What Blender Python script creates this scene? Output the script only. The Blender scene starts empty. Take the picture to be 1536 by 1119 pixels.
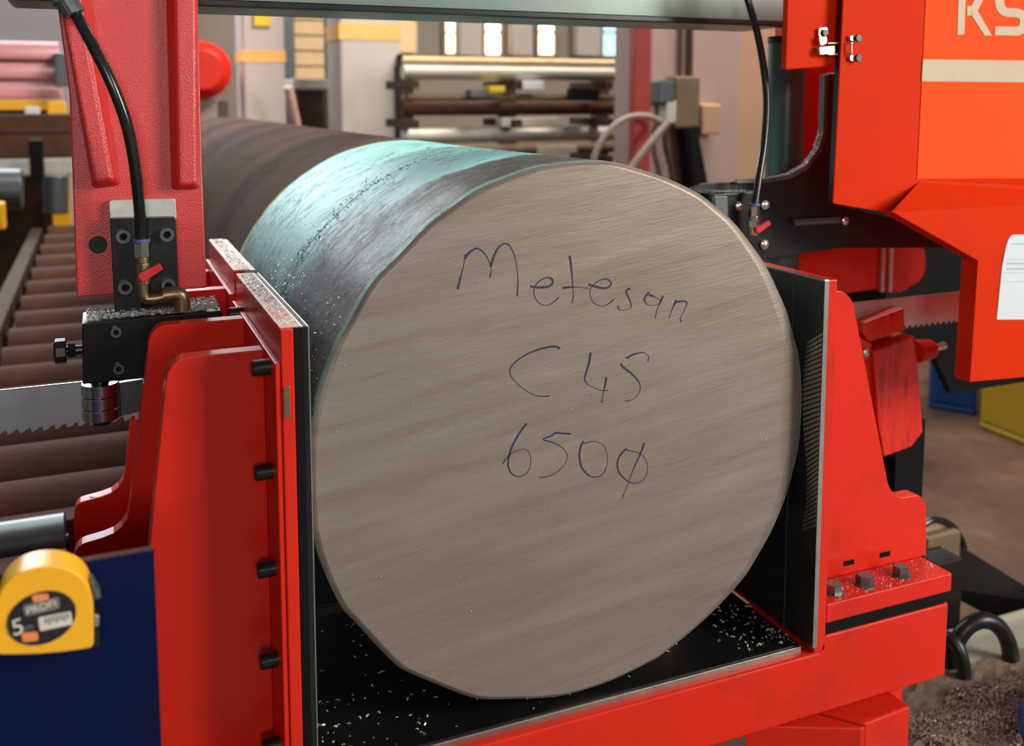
import bpy, bmesh, math, random
from mathutils import Vector, Matrix
random.seed(7)
PI = math.pi

# ------------------------------------------------------------------ camera, world, lights
W_, H_ = 1536.0, 1119.0
FPX, CX, CY = 1467.37, 768.0, 301.094
YAW, PITCH = 0.400182, 0.102996
CAM = Vector((-0.516352, -1.003507, 0.398741))
FW = Vector((math.sin(YAW)*math.cos(PITCH), math.cos(YAW)*math.cos(PITCH), -math.sin(PITCH)))
RT = Vector((math.cos(YAW), -math.sin(YAW), 0))
UP = RT.cross(FW)

scene = bpy.context.scene
col = scene.collection
cd = bpy.data.cameras.new('camera')
cd.sensor_fit = 'HORIZONTAL'; cd.sensor_width = 36.0
cd.lens = 36.0*FPX/W_
cd.shift_x = -(CX-W_/2)/W_
cd.shift_y = (CY-H_/2)/W_
cd.clip_start = 0.02; cd.clip_end = 100
cd.dof.use_dof = True
cd.dof.focus_distance = 1.19
cd.dof.aperture_fstop = 4.8
cam = bpy.data.objects.new('camera', cd)
col.objects.link(cam)
m3 = Matrix((RT, UP, -FW)).transposed()
cam.matrix_world = Matrix.Translation(CAM) @ m3.to_4x4()
scene.camera = cam

wd = bpy.data.worlds.new('world'); scene.world = wd; wd.use_nodes = True
bg = wd.node_tree.nodes['Background']
bg.inputs[0].default_value = (0.80, 0.86, 0.95, 1)
bg.inputs[1].default_value = 0.13

def area(name, loc, target, sx, sy, power, colr):
    l = bpy.data.lights.new(name, 'AREA'); l.shape = 'RECTANGLE'; l.size = sx; l.size_y = sy
    l.energy = power; l.color = colr
    o = bpy.data.objects.new(name, l); col.objects.link(o); o.location = loc
    o.rotation_euler = (Vector(target)-Vector(loc)).to_track_quat('-Z', 'Y').to_euler()
    return o
# hall door behind the photographer on the right, roof skylight ahead, ceiling lamps
area('hall_door_daylight', (3.1, -3.0, 1.55), (0.3, -0.2, -0.3), 1.5, 1.9, 245, (1.0, 0.95, 0.88))
area('skylight_daylight', (-0.9, 3.2, 3.9), (-0.1, 0.4, 0.2), 2.4, 2.4, 120, (0.92, 0.98, 1.0))
area('back_window_daylight', (-1.5, 9.0, 3.3), (-0.1, 0.4, 0.2), 4.0, 2.6, 480, (0.86, 0.97, 1.0))
area('hall_lamp_behind', (-0.95, -3.6, 1.15), (-0.45, 0.3, 0.4), 0.7, 0.5, 40, (1.0, 0.95, 0.93))
area('hall_lamp_light', (3.2, 3.0, 4.6), (2.0, 6.8, 0.3), 3.0, 2.0, 620, (1.0, 0.90, 0.80))

vs = scene.view_settings
vs.view_transform = 'Standard'; vs.look = 'None'; vs.gamma = 1.0; vs.use_curve_mapping = False
vs.exposure = -0.12

# ------------------------------------------------------------------ helpers
def at(px, py, ax, val):
    d = RT*((px-CX)/FPX) - UP*((py-CY)/FPX) + FW
    i = 'xyz'.index(ax)
    return CAM + d*((val-CAM[i])/d[i])
def atY(px, py, Y): return at(px, py, 'y', Y)
def xz(pts, Y): return [(p.x, p.z) for p in (atY(a, b, Y) for a, b in pts)]

def nmat(name):
    m = bpy.data.materials.new(name); m.use_nodes = True
    nt = m.node_tree; b = nt.nodes['Principled BSDF']
    return m, nt, b
def setp(b, **k):
    for n, v in k.items(): b.inputs[n.replace('_', ' ')].default_value = v
def rgba(c): return (c[0], c[1], c[2], 1)
def noise(nt, scale, detail=4, rough=.55, vec=None, sc=(1, 1, 1), rot=(0, 0, 0)):
    n = nt.nodes.new('ShaderNodeTexNoise'); n.inputs['Scale'].default_value = scale
    n.inputs['Detail'].default_value = detail; n.inputs['Roughness'].default_value = rough
    tc = nt.nodes.new('ShaderNodeTexCoord'); mp = nt.nodes.new('ShaderNodeMapping')
    mp.inputs['Scale'].default_value = sc
    src = tc.outputs['Object']
    if any(rot):
        m0 = nt.nodes.new('ShaderNodeMapping'); m0.inputs['Rotation'].default_value = rot
        nt.links.new(src, m0.inputs['Vector']); src = m0.outputs[0]
    nt.links.new(src, mp.inputs['Vector']); nt.links.new(mp.outputs[0], n.inputs['Vector'])
    return n.outputs['Fac']
def ramp(nt, src, stops):
    r = nt.nodes.new('ShaderNodeValToRGB'); e = r.color_ramp.elements
    while len(e) < len(stops): e.new(.5)
    for i, (p, c) in enumerate(stops):
        e[i].position = p; e[i].color = c if len(c) == 4 else rgba(c)
    nt.links.new(src, r.inputs[0]); return r.outputs[0]
def mix(nt, fac, a, b_):
    m = nt.nodes.new('ShaderNodeMix'); m.data_type = 'RGBA'
    for s, v in ((m.inputs[0], fac), (m.inputs[6], a), (m.inputs[7], b_)):
        if isinstance(v, (int, float)): s.default_value = v
        elif isinstance(v, tuple): s.default_value = rgba(v)
        else: nt.links.new(v, s)
    return m.outputs[2]
def math_(nt, op, a, b_=0.0):
    m = nt.nodes.new('ShaderNodeMath'); m.operation = op
    for s, v in ((m.inputs[0], a), (m.inputs[1], b_)):
        if isinstance(v, (int, float)): s.default_value = v
        else: nt.links.new(v, s)
    return m.outputs[0]
def bump(nt, b, src, strength=.2, dist=.002):
    u = nt.nodes.new('ShaderNodeBump'); u.inputs['Strength'].default_value = strength
    u.inputs['Distance'].default_value = dist
    nt.links.new(src, u.inputs['Height']); nt.links.new(u.outputs[0], b.inputs['Normal'])
def ymask(nt, lo, hi, wob=0.0, wscale=8):
    tc = nt.nodes.new('ShaderNodeTexCoord'); sp = nt.nodes.new('ShaderNodeSeparateXYZ')
    nt.links.new(tc.outputs['Object'], sp.inputs[0])
    y = sp.outputs['Y']
    if wob: y = math_(nt, 'ADD', y, math_(nt, 'MULTIPLY', math_(nt, 'SUBTRACT', noise(nt, wscale, 5), .5), wob))
    mr = nt.nodes.new('ShaderNodeMapRange'); mr.inputs[1].default_value = lo; mr.inputs[2].default_value = hi
    nt.links.new(y, mr.inputs[0]); return mr.outputs[0]

def painted(name, c, dirt=(0.03, 0.015, 0.01), amount=.35, rough=.32, bscale=260, bstr=.12, coat=.0, scratch=False, spec=.38, lo=.52):
    m, nt, b = nmat(name)
    f = ramp(nt, noise(nt, 9, 8, .65), [(lo, (0, 0, 0)), (lo+.26, (amount,)*3)])
    f2 = ramp(nt, noise(nt, 55, 6, .7), [(lo+.08, (0, 0, 0)), (lo+.28, (amount*.9,)*3)])
    base = mix(nt, f, mix(nt, noise(nt, 3.2, 3), tuple(x*.86 for x in c), tuple(min(1, x*1.12) for x in c)), dirt)
    base = mix(nt, f2, base, dirt)
    if scratch:
        s = ramp(nt, noise(nt, 30, 6, .7, sc=(4, 4, .35)), [(.50, (0, 0, 0)), (.62, (.75,)*3)])
        base = mix(nt, s, base, tuple(x*.35 for x in c))
    nt.links.new(base, b.inputs['Base Color'])
    setp(b, Roughness=rough, Coat_Weight=coat, Coat_Roughness=.12)
    b.inputs['Specular IOR Level'].default_value = spec
    bump(nt, b, noise(nt, bscale, 3), bstr, .001)
    return m
def plain(name, c, rough=.5, metal=0.0, var=.25, nscale=20, bstr=.1, spec=.5):
    m, nt, b = nmat(name)
    n = noise(nt, nscale, 6, .6)
    nt.links.new(mix(nt, n, tuple(x*(1-var) for x in c), tuple(min(1, x*(1+var)) for x in c)), b.inputs['Base Color'])
    setp(b, Roughness=rough, Metallic=metal)
    b.inputs['Specular IOR Level'].default_value = spec
    bump(nt, b, n, bstr, .002)
    return m
def emit(name, c, s):
    m, nt, b = nmat(name); setp(b, Base_Color=rgba(c), Emission_Color=rgba(c), Emission_Strength=s); return m

M = {}
RED = (0.64, 0.020, 0.007)
M['red'] = painted('red_paint', RED, amount=.35, rough=.36, spec=.24)
M['red_tex'] = painted('red_textured_paint', (0.62, 0.020, 0.016), amount=.12, rough=.32, bscale=520, bstr=.75, spec=.85)
M['red_worn_sheen'] = painted('worn_red_paint_sky_sheen', RED, dirt=(.62, .55, .48), amount=.9, rough=.4, lo=.33)  # whitish dust and wear, plus sky reflection put into the colour
M['red_scratched'] = painted('scratched_red_paint', RED, amount=.5, rough=.35, scratch=True)
M['orange'] = painted('orange_red_guard_paint', (0.62, 0.028, 0.003), amount=.14, rough=.6, spec=.06)
M['decal'] = painted('orange_decal', (0.86, 0.080, 0.013), dirt=(.3, .05, .02), amount=.22, rough=.6, bstr=.0, spec=.06)
M['beige'] = painted('beige_print', (0.52, 0.40, 0.26), dirt=(.25, .18, .08), amount=.35, rough=.5, bstr=.0)
M['black'] = plain('black_oxide_steel', (0.018, 0.019, 0.018), .34, .35, .5, 30, .15)
M['black_oily'] = plain('oily_black_steel', (0.010, 0.010, 0.009), .28, .2, .5, 24, .25)
M['rubber'] = plain('black_plastic_hose', (0.012, 0.013, 0.012), .22, 0, .2, 40, .02)
M['steel'] = plain('bright_steel', (0.55, 0.54, 0.50), .28, 1, .2, 60, .05)
M['steel_edge'] = plain('bare_steel_edge', (0.40, 0.38, 0.33), .35, .9, .3, 40, .1)
M['brass'] = plain('brass', (0.27, 0.20, 0.10), .38, .9, .35, 60, .1)
M['chrome'] = plain('zinc_plated_steel', (0.72, 0.68, 0.52), .2, 1, .2, 60, .03)
M['valve_red'] = plain('red_plastic', (0.60, 0.035, 0.03), .35, 0, .15, 40, .02)
M['violet'] = plain('violet_plastic', (0.10, 0.09, 0.30), .35)
M['shim'] = plain('worn_silver_shim', (0.55, 0.55, 0.48), .42, .5, .3, 50, .2)
M['blue'] = painted('dark_blue_paint', (0.0006, 0.006, 0.040), dirt=(.008, .004, .010), amount=.8, rough=.55, spec=.1)
M['yellow'] = plain('yellow_plastic', (0.86, 0.42, 0.012), .34, 0, .08, 12, .02)
M['sticker'] = plain('black_sticker', (0.012, 0.010, 0.010), .4)
M['white_print'] = plain('white_print', (0.62, 0.58, 0.50), .5)
M['grey_print'] = plain('grey_print', (0.16, 0.15, 0.13), .5)
M['orange_print'] = plain('orange_print', (0.80, 0.25, 0.08), .5)
M['paper'] = plain('white_paper', (0.60, 0.66, 0.68), .6, 0, .04, 8, .02)
M['ink_grey'] = plain('pale_grey_ink', (0.42, 0.46, 0.47), .6)
M['ink'] = plain('purple_marker_ink', (0.030, 0.014, 0.060), .45, 0, .3, 60, 0)
M['rust'] = plain('rusty_steel', (0.088, 0.040, 0.028), .8, 0, .45, 14, .3, .08)
M['rust_dark'] = plain('dark_rusty_steel', (0.060, 0.036, 0.026), .75, 0, .5, 14, .3, .1)
M['grey_steel'] = plain('grey_steel', (0.10, 0.115, 0.115), .38, .5, .35, 20, .15)
M['pale_steel'] = plain('pale_steel', (0.50, 0.47, 0.41), .45, .3, .3, 12, .15)
M['dark_gap'] = plain('dark_oily_iron_and_shade', (0.005, 0.005, 0.005), .6, 0, .4, 20, .2, .12)  # near-black: dark iron, also painted shade in gaps and sockets
M['green_steel'] = plain('grey_green_paint', (0.20, 0.27, 0.23), .32, .1, .3, 6, .1)
M['rod'] = plain('dark_green_cylinder_paint', (0.070, 0.105, 0.095), .30, .2, .3, 8, .05)
M['chip'] = plain('steel_chips', (0.62, 0.61, 0.57), .3, .35, .5, 300, .1)
M['swarf'] = plain('brown_swarf', (0.28, 0.19, 0.14), .4, .25, .7, 140, .3)
M['floor'] = None

# brushed cut face of the bar
def face_mat():
    m, nt, b = nmat('sawn_steel_face')
    A = math.radians(8)
    s1 = noise(nt, 4.5, 6, .6, sc=(.8, 1, 9), rot=(0, A, 0))
    s2 = noise(nt, 40, 5, .6, sc=(.8, 1, 9), rot=(0, A, 0))
    blot = noise(nt, 2.6, 3, .5)
    c1 = mix(nt, ramp(nt, s1, [(.3, (0, 0, 0)), (.7, (1, 1, 1))]), (0.185, 0.138, 0.100), (0.300, 0.252, 0.204))
    c2 = mix(nt, math_(nt, 'MULTIPLY', s2, .40), c1, (0.38, 0.342, 0.290))
    c3 = mix(nt, ramp(nt, blot, [(.45, (0, 0, 0)), (.75, (.40,)*3)]), c2, (0.235, 0.155, 0.105))
    sp = ramp(nt, noise(nt, 210, 2, .5), [(.79, (0, 0, 0)), (.82, (.8,)*3)])
    nt.links.new(mix(nt, sp, c3, (.75, .72, .65)), b.inputs['Base Color'])
    setp(b, Metallic=.45, Roughness=.43)
    bump(nt, b, math_(nt, 'ADD', s2, s1), .22, .0015)
    return m
M['face'] = face_mat()

# forged bar skin: wet coolant film near the cut, brown scale further in
def axis_mask(nt, ax, lo, hi, wob=0.0, wscale=8):
    tc = nt.nodes.new('ShaderNodeTexCoord'); sp = nt.nodes.new('ShaderNodeSeparateXYZ')
    nt.links.new(tc.outputs['Object'], sp.inputs[0]); y = sp.outputs[ax]
    if wob: y = math_(nt, 'ADD', y, math_(nt, 'MULTIPLY', math_(nt, 'SUBTRACT', noise(nt, wscale, 6, .6), .5), wob))
    mr = nt.nodes.new('ShaderNodeMapRange'); mr.inputs[1].default_value = lo; mr.inputs[2].default_value = hi
    nt.links.new(y, mr.inputs[0]); return mr.outputs[0]
def skin_mat():
    m, nt, b = nmat('forged_bar_skin')
    mul = lambda a, c: math_(nt, 'MULTIPLY', a, c)
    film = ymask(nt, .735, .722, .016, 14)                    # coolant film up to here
    n1 = noise(nt, 13, 8, .65)
    fine = noise(nt, 70, 6, .7, sc=(1, 2.2, 1))
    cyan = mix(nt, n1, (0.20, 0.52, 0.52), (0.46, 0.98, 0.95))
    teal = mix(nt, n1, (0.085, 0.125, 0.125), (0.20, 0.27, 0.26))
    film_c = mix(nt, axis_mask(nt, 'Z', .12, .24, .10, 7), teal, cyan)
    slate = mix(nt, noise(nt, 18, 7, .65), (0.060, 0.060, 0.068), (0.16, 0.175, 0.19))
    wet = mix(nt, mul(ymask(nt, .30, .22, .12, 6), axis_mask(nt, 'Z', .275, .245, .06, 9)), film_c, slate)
    scale_c = mix(nt, ramp(nt, fine, [(.48, (0, 0, 0)), (.70, (1, 1, 1))]), (0.040, 0.032, 0.026), (0.21, 0.20, 0.18))
    brown = mul(ymask(nt, .17, .155, .16, 7), axis_mask(nt, 'Z', .205, .225, .06, 12))
    wet = mix(nt, brown, wet, scale_c)
    viol = mul(ymask(nt, .10, .08, .10, 9), axis_mask(nt, 'Z', .215, .195, .05, 12))
    wet = mix(nt, mul(viol, .6), wet, (0.10, 0.070, 0.070))
    wet = mix(nt, mul(ymask(nt, .020, .015, .012, 18), .85), wet, (0.17, 0.33, 0.31))
    line = math_(nt, 'ABSOLUTE', math_(nt, 'SUBTRACT', noise(nt, 16, 7, .7, sc=(1, 2.5, 1)), .5))
    cracks = mul(ramp(nt, line, [(.008, (1, 1, 1)), (.020, (0, 0, 0))]), ramp(nt, noise(nt, 11, 3), [(.42, (0, 0, 0)), (.54, (1, 1, 1))]))
    wet = mix(nt, mul(cracks, .9), wet, (0.02, 0.022, 0.022))
    bands = noise(nt, 1.3, 3, .5, sc=(.5, 1.6, .5))
    rust = mix(nt, ramp(nt, bands, [(.40, (0, 0, 0)), (.62, (1, 1, 1))]), (0.048, 0.022, 0.016), (0.130, 0.068, 0.047))
    rust = mix(nt, mul(noise(nt, 30, 6), .4), rust, (.10, .06, .045))
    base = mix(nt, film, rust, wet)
    edge = mul(ymask(nt, .742, .736, .016, 14), ymask(nt, .716, .728, .016, 14))
    edge = mul(edge, ramp(nt, noise(nt, 12, 4), [(.40, (0, 0, 0)), (.55, (1, 1, 1))]))
    base = mix(nt, mul(edge, .9), base, (0.50, 0.62, 0.20))
    nt.links.new(base, b.inputs['Base Color'])
    rr = nt.nodes.new('ShaderNodeMix'); nt.links.new(film, rr.inputs[0]); rr.inputs[2].default_value = .85
    nt.links.new(math_(nt, 'ADD', mul(n1, .3), .30), rr.inputs[3])
    nt.links.new(rr.outputs[0], b.inputs['Roughness'])
    nt.links.new(math_(nt, 'ADD', mul(film, .10), .05), b.inputs['Specular IOR Level'])
    bump(nt, b, math_(nt, 'ADD', noise(nt, 20, 8, .65), math_(nt, 'ADD', mul(fine, .4), mul(cracks, -.8))), .55, .004)
    return m
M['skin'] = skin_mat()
M['rim'] = plain('worn_bar_edge', (0.34, 0.42, 0.41), .30, .5, .3, 30, .3)

def floor_mat():
    m, nt, b = nmat('oily_brown_floor')
    n = noise(nt, 1.6, 8, .65)
    nt.links.new(ramp(nt, n, [(.3, (0.035, 0.018, 0.012)), (.55, (0.095, 0.050, 0.032)), (.75, (0.18, 0.105, 0.07))]), b.inputs['Base Color'])
    nt.links.new(ramp(nt, n, [(.3, (.5,)*3), (.7, (.75,)*3)]), b.inputs['Roughness'])
    b.inputs['Specular IOR Level'].default_value = .25
    return m
M['floor'] = floor_mat()

class MB:
    def __init__(s): s.v = []; s.f = []
    def add(s, vs_, fs):
        o = len(s.v); s.v += [Vector(v) for v in vs_]; s.f += [[i+o for i in f] for f in fs]; return s
    def box(s, x0, x1, y0, y1, z0, z1):
        return s.add([(x, y, z) for z in (z0, z1) for y in (y0, y1) for x in (x0, x1)],
                     [(0, 2, 3, 1), (4, 5, 7, 6), (0, 1, 5, 4), (2, 6, 7, 3), (0, 4, 6, 2), (1, 3, 7, 5)])
    def prism(s, pts, ax, a, b):
        n = len(pts)
        def v(p, c): return {'y': (p[0], c, p[1]), 'x': (c, p[0], p[1]), 'z': (p[0], p[1], c)}[ax]
        return s.add([v(p, a) for p in pts]+[v(p, b) for p in pts],
                     [list(range(n)), list(range(2*n-1, n-1, -1))]+[(i, i+n, (i+1) % n+n, (i+1) % n) for i in range(n)])
    def cyl(s, p0, p1, r0, r1=None, n=24, phase=0.0):
        p0 = Vector(p0); p1 = Vector(p1); r1 = r0 if r1 is None else r1
        d = (p1-p0).normalized(); a = d.orthogonal().normalized(); b = d.cross(a)
        c = [(math.cos(2*PI*i/n+phase), math.sin(2*PI*i/n+phase)) for i in range(n)]
        return s.add([p0+(a*x+b*y)*r0 for x, y in c]+[p1+(a*x+b*y)*r1 for x, y in c],
                     [list(range(n-1, -1, -1)), list(range(n, 2*n))]+[(i, (i+1) % n, (i+1) % n+n, i+n) for i in range(n)])
    def ring(s, p0, p1, ro, ri, n=24):
        p0 = Vector(p0); p1 = Vector(p1); d = (p1-p0).normalized(); a = d.orthogonal().normalized(); b = d.cross(a)
        vv = []
        for p, r in ((p0, ro), (p1, ro), (p1, ri), (p0, ri)):
            vv += [p+(a*math.cos(2*PI*i/n)+b*math.sin(2*PI*i/n))*r for i in range(n)]
        return s.add(vv, [(k*n+i, k*n+(i+1) % n, ((k+1) % 4)*n+(i+1) % n, ((k+1) % 4)*n+i) for k in range(4) for i in range(n)])
    def tube(s, pts, r, n=12, closed=False):
        pts = [Vector(p) for p in pts]; m = len(pts); vv = []; ref = None
        for i, p in enumerate(pts):
            t = (pts[min(i+1, m-1)]-pts[max(i-1, 0)]).normalized()
            if ref is None: ref = t.orthogonal().normalized()
            ref = (ref-t*ref.dot(t)).normalized(); b = t.cross(ref)
            rr = r(i/(m-1)) if callable(r) else r
            vv += [p+(ref*math.cos(2*PI*k/n)+b*math.sin(2*PI*k/n))*rr for k in range(n)]
        ff = [(i*n+k, i*n+(k+1) % n, (i+1)*n+(k+1) % n, (i+1)*n+k) for i in range(m-1) for k in range(n)]
        ff += [list(range(n-1, -1, -1)), list(range((m-1)*n, m*n))]
        return s.add(vv, ff)
    def xf(s, mat): s.v = [mat @ v for v in s.v]; return s
    def build(s, name, mat, parent=None, bevel=0, smooth=False, seg=2):
        me = bpy.data.meshes.new(name); me.from_pydata([tuple(v) for v in s.v], [], s.f)
        bm = bmesh.new(); bm.from_mesh(me); bmesh.ops.recalc_face_normals(bm, faces=bm.faces); bm.to_mesh(me); bm.free()
        me.materials.append(M[mat] if isinstance(mat, str) else mat)
        return link(name, me, parent, bevel, smooth, seg)
def wloc(o):
    l = Vector((0, 0, 0))
    while o is not None: l += Vector(o.location); o = o.parent
    return l
def link(name, me, parent=None, bevel=0, smooth=False, seg=2):
    o = bpy.data.objects.new(name, me); col.objects.link(o)
    if parent is not None: o.parent = parent; o.location = -wloc(parent)
    if smooth:
        me.shade_smooth(); me.set_sharp_from_angle(angle=math.radians(38))
    if bevel:
        b = o.modifiers.new('bevel', 'BEVEL'); b.width = bevel; b.segments = seg; b.limit_method = 'ANGLE'; b.angle_limit = math.radians(40)
    return o
def tag(o, label, cat, group=None, kind=None):
    o['label'] = label; o['category'] = cat
    if group: o['group'] = group
    if kind: o['kind'] = kind
    return o
def thing(name, loc, label, cat, group=None):
    e = bpy.data.objects.new(name, None); col.objects.link(e); e.location = loc; e.empty_display_size = .05
    return tag(e, label, cat, group)
def struct(o): o['kind'] = 'structure'; return o
def inst(name, me, loc, parent, rot=None, sc=None):
    o = bpy.data.objects.new(name, me); col.objects.link(o)
    o.parent = parent; o.location = Vector(loc)-wloc(parent)
    if rot: o.rotation_euler = rot
    if sc: o.scale = sc
    return o
def spline(pts, k=6, closed=False):
    P = [Vector(p) for p in pts]; n = len(P); out = []
    for i in range(n if closed else n-1):
        g = (lambda j: P[j % n]) if closed else (lambda j: P[max(0, min(n-1, j))])
        a, b, c, d = g(i-1), g(i), g(i+1), g(i+2)
        for q in range(k):
            t = q/k
            out.append(.5*((2*b)+(c-a)*t+(2*a-5*b+4*c-d)*t*t+(3*b-a-3*c+d)*t**3))
    if not closed: out.append(P[-1])
    return out
def mesh_only(mb, name, mat, smooth=True):
    o = mb.build(name, mat, None, 0, smooth); me = o.data; bpy.data.objects.remove(o); return me
def text_mesh(body, size, depth, name):
    c = bpy.data.curves.new(name, 'FONT'); c.body = body; c.size = size; c.extrude = depth; c.align_x = 'CENTER'; c.align_y = 'CENTER'
    o = bpy.data.objects.new(name, c); col.objects.link(o)
    bpy.context.view_layer.update()
    me = bpy.data.meshes.new_from_object(o.evaluated_get(bpy.context.evaluated_depsgraph_get()))
    bpy.data.objects.remove(o); return me
def chips(name, spots, mat, size=(.0012, .0035), parent=None, base=None):
    """many tiny curled steel chips; spots = list of world points"""
    mb = base or MB()
    for p in spots:
        s = random.uniform(*size); R = Matrix.Rotation(random.uniform(0, 2*PI), 3, 'Z') @ Matrix.Rotation(random.uniform(-.7, .7), 3, 'X')
        pts = [(-s, -.3*s, 0), (0, -.35*s, .55*s), (s, -.3*s, .1*s), (s, .3*s, .15*s), (0, .35*s, .65*s), (-s, .3*s, .05*s), (0, 0, .2*s)]
        mb.add([Vector(p)+R @ Vector(q) for q in pts], [(0, 1, 4, 5), (1, 2, 3, 4), (0, 6, 2, 1), (5, 4, 3, 6), (0, 5, 6), (2, 6, 3)])
    return mb.build(name, mat, parent)
def rounded(pts, r, k=4):
    """round the corners of a polygon; r a number or list"""
    out = []; n = len(pts)
    for i in range(n):
        p = Vector(pts[i]); a = Vector(pts[i-1]); b = Vector(pts[(i+1) % n]); rr = r[i] if isinstance(r, (list, tuple)) else r
        if rr <= 0: out.append(tuple(p)); continue
        da = (a-p); db = (b-p); q = min(rr, da.length*.48, db.length*.48)
        s = p+da.normalized()*q; e = p+db.normalized()*q
        for j in range(k+1):
            t = j/k; out.append(tuple(s*(1-t)**2+p*2*t*(1-t)+e*t*t))
    return out

# ------------------------------------------------------------------ setting: floor and hall
FZ = -1.05
TZ = -.70
struct(MB().box(-8, 14, -6, 12, FZ-.1, FZ).build('floor', 'floor'))
M['bounce_slab'] = plain('bounce_slab_grey', (0.27, 0.28, 0.30), .7, 0, .12, 3, .1)
struct(MB().box(-8, 14, -6, -.95, FZ, FZ+.006).build('floor_bounce_slab', 'bounce_slab'))  # unseen pale slab added to bounce light up onto the bar face
M['wall'] = plain('dusty_beige_wall', (0.30, 0.25, 0.21), .8, 0, .3, 2, .1)
M['wall_white'] = plain('pale_wall', (0.62, 0.62, 0.66), .8, 0, .08, 1, .05)
BY = 10.0
struct(MB().box(.2, 14, BY, BY+.2, FZ, 5).build('wall_back', 'wall'))
struct(MB().box(-8, .2, BY, BY+.2, FZ, 5).build('wall_back_left', 'wall_white'))
M['win_warm'] = emit('bright_window_daylight', (1.0, .90, .62), 3.2)
M['win_cool'] = emit('cool_window_daylight', (.42, .86, 1.0), 1.5)
M['frame'] = plain('brown_window_frame', (0.22, 0.17, 0.11), .6)
M['shutter'] = plain('lit_yellow_shutter', (0.80, 0.56, 0.30), .6)
def window(n, px0, px1, py0, py1, mat):
    a = atY(px0, py0, BY-.03); b = atY(px1, py1, BY-.03)
    o = struct(MB().box(a.x, b.x, BY-.03, BY-.01, b.z, a.z).build('window_%d' % n, mat))
    t = .05
    for (x0, x1, z0, z1) in ((a.x-t, a.x, b.z-t, a.z+t), (b.x, b.x+t, b.z-t, a.z+t), (a.x, b.x, b.z-t, b.z), (a.x, b.x, a.z, a.z+t)):
        MB().box(x0, x1, BY-.08, BY, z0, z1).build('window_frame', 'frame', o)
    zc = (a.z+b.z)/2
    MB().box(a.x, b.x, BY-.05, BY-.032, zc-.012, zc+.012).build('glazing_bar', 'frame', o)
window(1, 667, 688, 18, 80, 'win_warm'); window(2, 726, 750, 14, 82, 'win_warm')
window(3, 806, 830, 14, 82, 'win_warm'); window(4, 903, 958, 14, 84, 'win_cool')

# ------------------------------------------------------------------ the forged bar
CONT = [(560,425),(531.5,473.6),(508,516.5),(492,556),(478,597),(468.5,650),(466,700),(467.5,755),(471.6,805),(487,857),(512,911),(531.5,933),(567,971.6),(593,998),(611,1010),
        (660,1031),(713,1050),(762,1052),(833,1048.7),(882,1037),(928.7,1020),(978.7,995),(1000,981.7),(1060,932),(1114,875),(1139,837),(1164,791),(1184,741),(1198,687),(1203,655),(1206,594),(1202,539),
        (1192,499.7),(1182,464),(1157,408.7),(1136,375),(1103.6,333.6),(1073,307),(1046.6,288),(1002,267),(966,255),(927,244),(900,241.4),(850,244),(800,253),(737.6,276),(707,291.7),(680,311),(652,331),(628.6,353),(600,383.7)]
ring0 = spline([(p.x, 0, p.z) for p in (atY(a, b, 0) for a, b in CONT)], 4, True)
NR = len(ring0)
bar = thing('steel_bar', (0, 0, -.32), 'thick round forged steel bar with sawn end face marked in purple ink', 'bar')
ys = [0.005]+[.02+.03*i for i in range(26)]+[.85+.12*i for i in range(22)]
bm_v = []; bm_f = []
for j, y in enumerate(ys):
    for p in ring0:
        r = math.hypot(p.x, p.z); a = math.atan2(p.z, p.x)
        k = 1.0+(.0016*math.sin(3*a+5*y)+.0008*math.sin(7*a-9*y))*min(1, y*8)*(1 if y < .7 else .25)
        f = min(1, max(0, (y-.02)/.5)); rr = (r*(1-f)+.3245*f)*k
        bm_v.append((rr*math.cos(a), y, rr*math.sin(a)))
for j in range(len(ys)-1):
    for i in range(NR): bm_f.append((j*NR+i, j*NR+(i+1) % NR, (j+1)*NR+(i+1) % NR, (j+1)*NR+i))
bm_f.append(list(range(NR))); bm_f.append(list(range((len(ys)-1)*NR+NR-1, (len(ys)-1)*NR-1, -1)))
mb = MB().add(bm_v, bm_f)
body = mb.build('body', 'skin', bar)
# saw kerf cut down from the top to the blade
cut = MB().box(-.5, .5, .3238, .3282, -.017, .5).build('cutter', 'skin')
mod = body.modifiers.new('kerf', 'BOOLEAN'); mod.operation = 'DIFFERENCE'; mod.object = cut; mod.solver = 'EXACT'
bpy.context.view_layer.update()
me = bpy.data.meshes.new_from_object(body.evaluated_get(bpy.context.evaluated_depsgraph_get()))
body.modifiers.clear(); body.data = me; bpy.data.objects.remove(cut)
me.shade_smooth(); me.set_sharp_from_angle(angle=math.radians(35))
# sawn face with a slim turned-over rim that is broader on the right
def rim_k(p):
    a = math.atan2(p.z, p.x); w = .006+.016*max(0, math.cos(a+.02))**3
    return 1-w/.325
inner = [Vector((p.x*rim_k(p), 0, p.z*rim_k(p))) for p in ring0]
MB().add([(p.x, 0.0, p.z) for p in inner]+[(p.x, .0050, p.z) for p in inner], [list(range(NR)), list(range(2*NR-1, NR-1, -1))]+[(i, i+NR, (i+1) % NR+NR, (i+1) % NR) for i in range(NR)]).build('cut_face', 'face', bar)
rv = []
for p in ring0:
    k = rim_k(p); k2 = (1+k)/2
    rv += [(p.x*k, 0.0, p.z*k), (p.x*k2, .0012, p.z*k2), (p.x, .0052, p.z)]
rim = MB().add(rv, [(3*i+q, 3*i+q+1, 3*((i+1) % NR)+q+1, 3*((i+1) % NR)+q) for i in range(NR) for q in (0, 1)])
M['rim'] = M['face']
rim.build('edge_rim', 'face', bar, smooth=True)

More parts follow.
